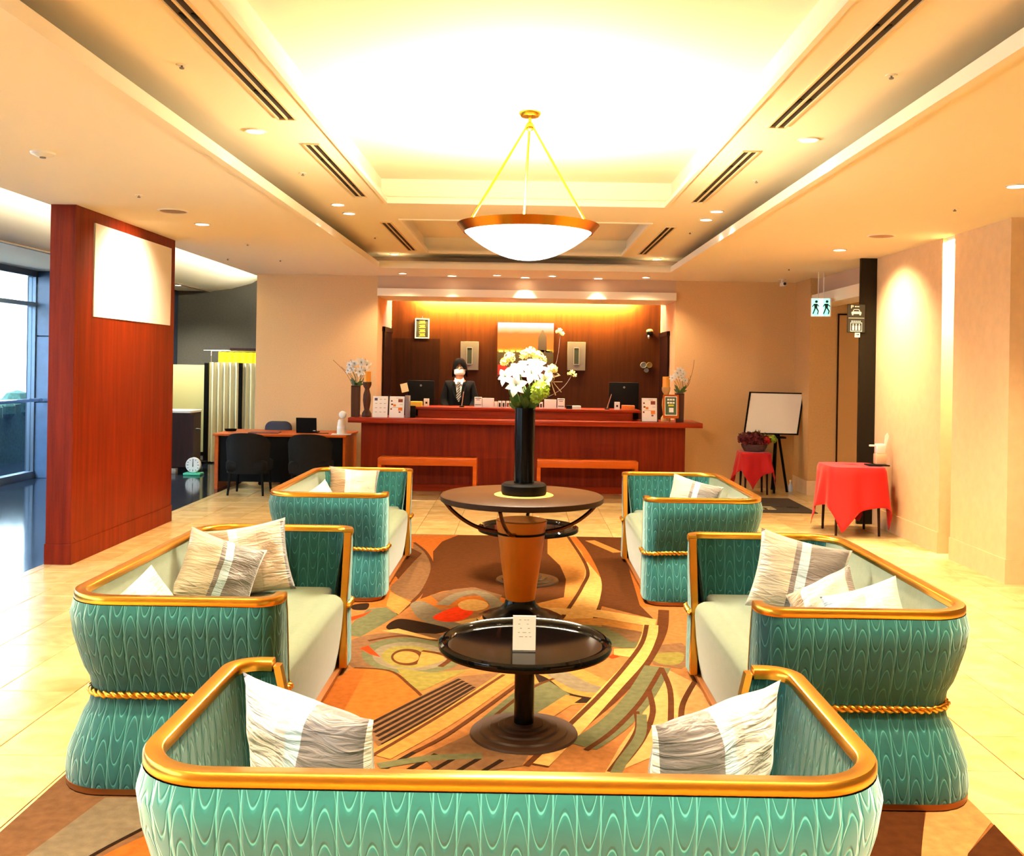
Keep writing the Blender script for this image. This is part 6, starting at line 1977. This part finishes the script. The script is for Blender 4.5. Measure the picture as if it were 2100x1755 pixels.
# corridor sign with car and lift symbols, fixed to the column
s0, s1 = at(1738, 624, 10.84), at(1773, 682, 10.84)
cx, cz, w, h = (s0.x + s1.x) / 2, (s0.z + s1.z) / 2, (s1.x - s0.x) / 2, (s0.z - s1.z) / 2
t = thing('direction_sign', 'dark sign with white car and lift symbols on the column', 'sign', (cx, 10.85, cz))
MB().box(-w, w, -0.02, 0.0, -h, h).build('board', mat('sign_dark_green', C(22, 26, 18), 0.5), t, bevel=0.002, seg=1)
yq = -0.0212
q = MB()
q.box(-w + 0.01, w - 0.01, yq, yq + 0.001, 0.002, 0.006)
def sp(pts):
    q.poly([(a, yq, b3) for a, b3 in pts])
# car seen from the front
sp([(-0.055, 0.05), (-0.055, 0.072), (-0.04, 0.078), (0.04, 0.078), (0.055, 0.072), (0.055, 0.05)])
sp([(-0.042, 0.08), (-0.028, 0.104), (0.028, 0.104), (0.042, 0.08), (0.034, 0.08), (0.024, 0.097), (-0.024, 0.097), (-0.034, 0.08)])
sp([(-0.05, 0.036), (-0.05, 0.05), (-0.034, 0.05), (-0.034, 0.036)]); sp([(0.034, 0.036), (0.034, 0.05), (0.05, 0.05), (0.05, 0.036)])
# parking P
sp([(-0.062, 0.112), (-0.052, 0.112), (-0.052, 0.148), (-0.062, 0.148)]); sp([(-0.052, 0.140), (-0.036, 0.140), (-0.036, 0.148), (-0.052, 0.148)])
sp([(-0.052, 0.126), (-0.036, 0.126), (-0.036, 0.133), (-0.052, 0.133)]); sp([(-0.040, 0.126), (-0.032, 0.130), (-0.032, 0.144), (-0.040, 0.148)])
for k in range(3):
    sp([(-0.018 + 0.018 * k, 0.126), (-0.006 + 0.018 * k, 0.126), (-0.006 + 0.018 * k, 0.140), (-0.018 + 0.018 * k, 0.140)])
# lift frame with three people
for x0, x1, z0, z1 in ((-0.065, 0.065, -0.052, -0.046), (-0.065, 0.065, -0.146, -0.140), (-0.065, -0.060, -0.14, -0.052), (0.060, 0.065, -0.14, -0.052)):
    sp([(x0, z0), (x1, z0), (x1, z1), (x0, z1)])
for xx in (-0.034, 0.0, 0.034):
    sp([(xx + 0.008 * math.cos(2 * PI * k / 10), -0.068 + 0.008 * math.sin(2 * PI * k / 10)) for k in range(10)])
    sp([(xx - 0.011, -0.132), (xx + 0.011, -0.132), (xx + 0.011, -0.080), (xx - 0.011, -0.080)])
for k in range(5):
    sp([(-0.055 + 0.022 * k, -0.038), (-0.04 + 0.022 * k, -0.038), (-0.04 + 0.022 * k, -0.026), (-0.055 + 0.022 * k, -0.026)])
q.build('symbols', M_white, t)
s0 = at(1758, 686, 10.84)
t = thing('arrow_sign', 'small white arrow sign below the dark corridor sign', 'sign', (s0.x, 10.85, s0.z))
MB().box(-0.026, 0.03, -0.012, 0, -0.03, 0.028).build('plate', M_white, t)
MB().poly([(-0.016, -0.0126, -0.004), (0.006, -0.0126, -0.004), (0.006, -0.0126, -0.012), (0.022, -0.0126, 0.0), (0.006, -0.0126, 0.012), (0.006, -0.0126, 0.004), (-0.016, -0.0126, 0.004)]).build('arrow', M_ink, t)
# security camera under the ceiling
p = onz(1604, 570, ZC)
t = thing('security_camera', 'white security camera under the ceiling in the right corner', 'camera', (at(1604, 572, 13.5).x, 13.5, ZC))
MB().lathe([(0.0001, -0.012), (0.05, -0.012), (0.055, 0), (0.0001, 0)], 20).build('mount', M_white, t, smooth=40)
MB().tube([(0, 0, -0.01), (-0.01, -0.01, -0.06)], 0.012, 8).build('arm', M_white, t)
MB().box(-0.03, 0.03, -0.14, 0.02, -0.10, -0.05).build('body', M_white, t, bevel=0.008)
MB().lathe([(0.0001, 0), (0.02, 0), (0.02, 0.012), (0.0001, 0.012)], 16).build('lens', M_ink, t, loc=(0, -0.14, -0.075), rot=(PI / 2, 0, 0))
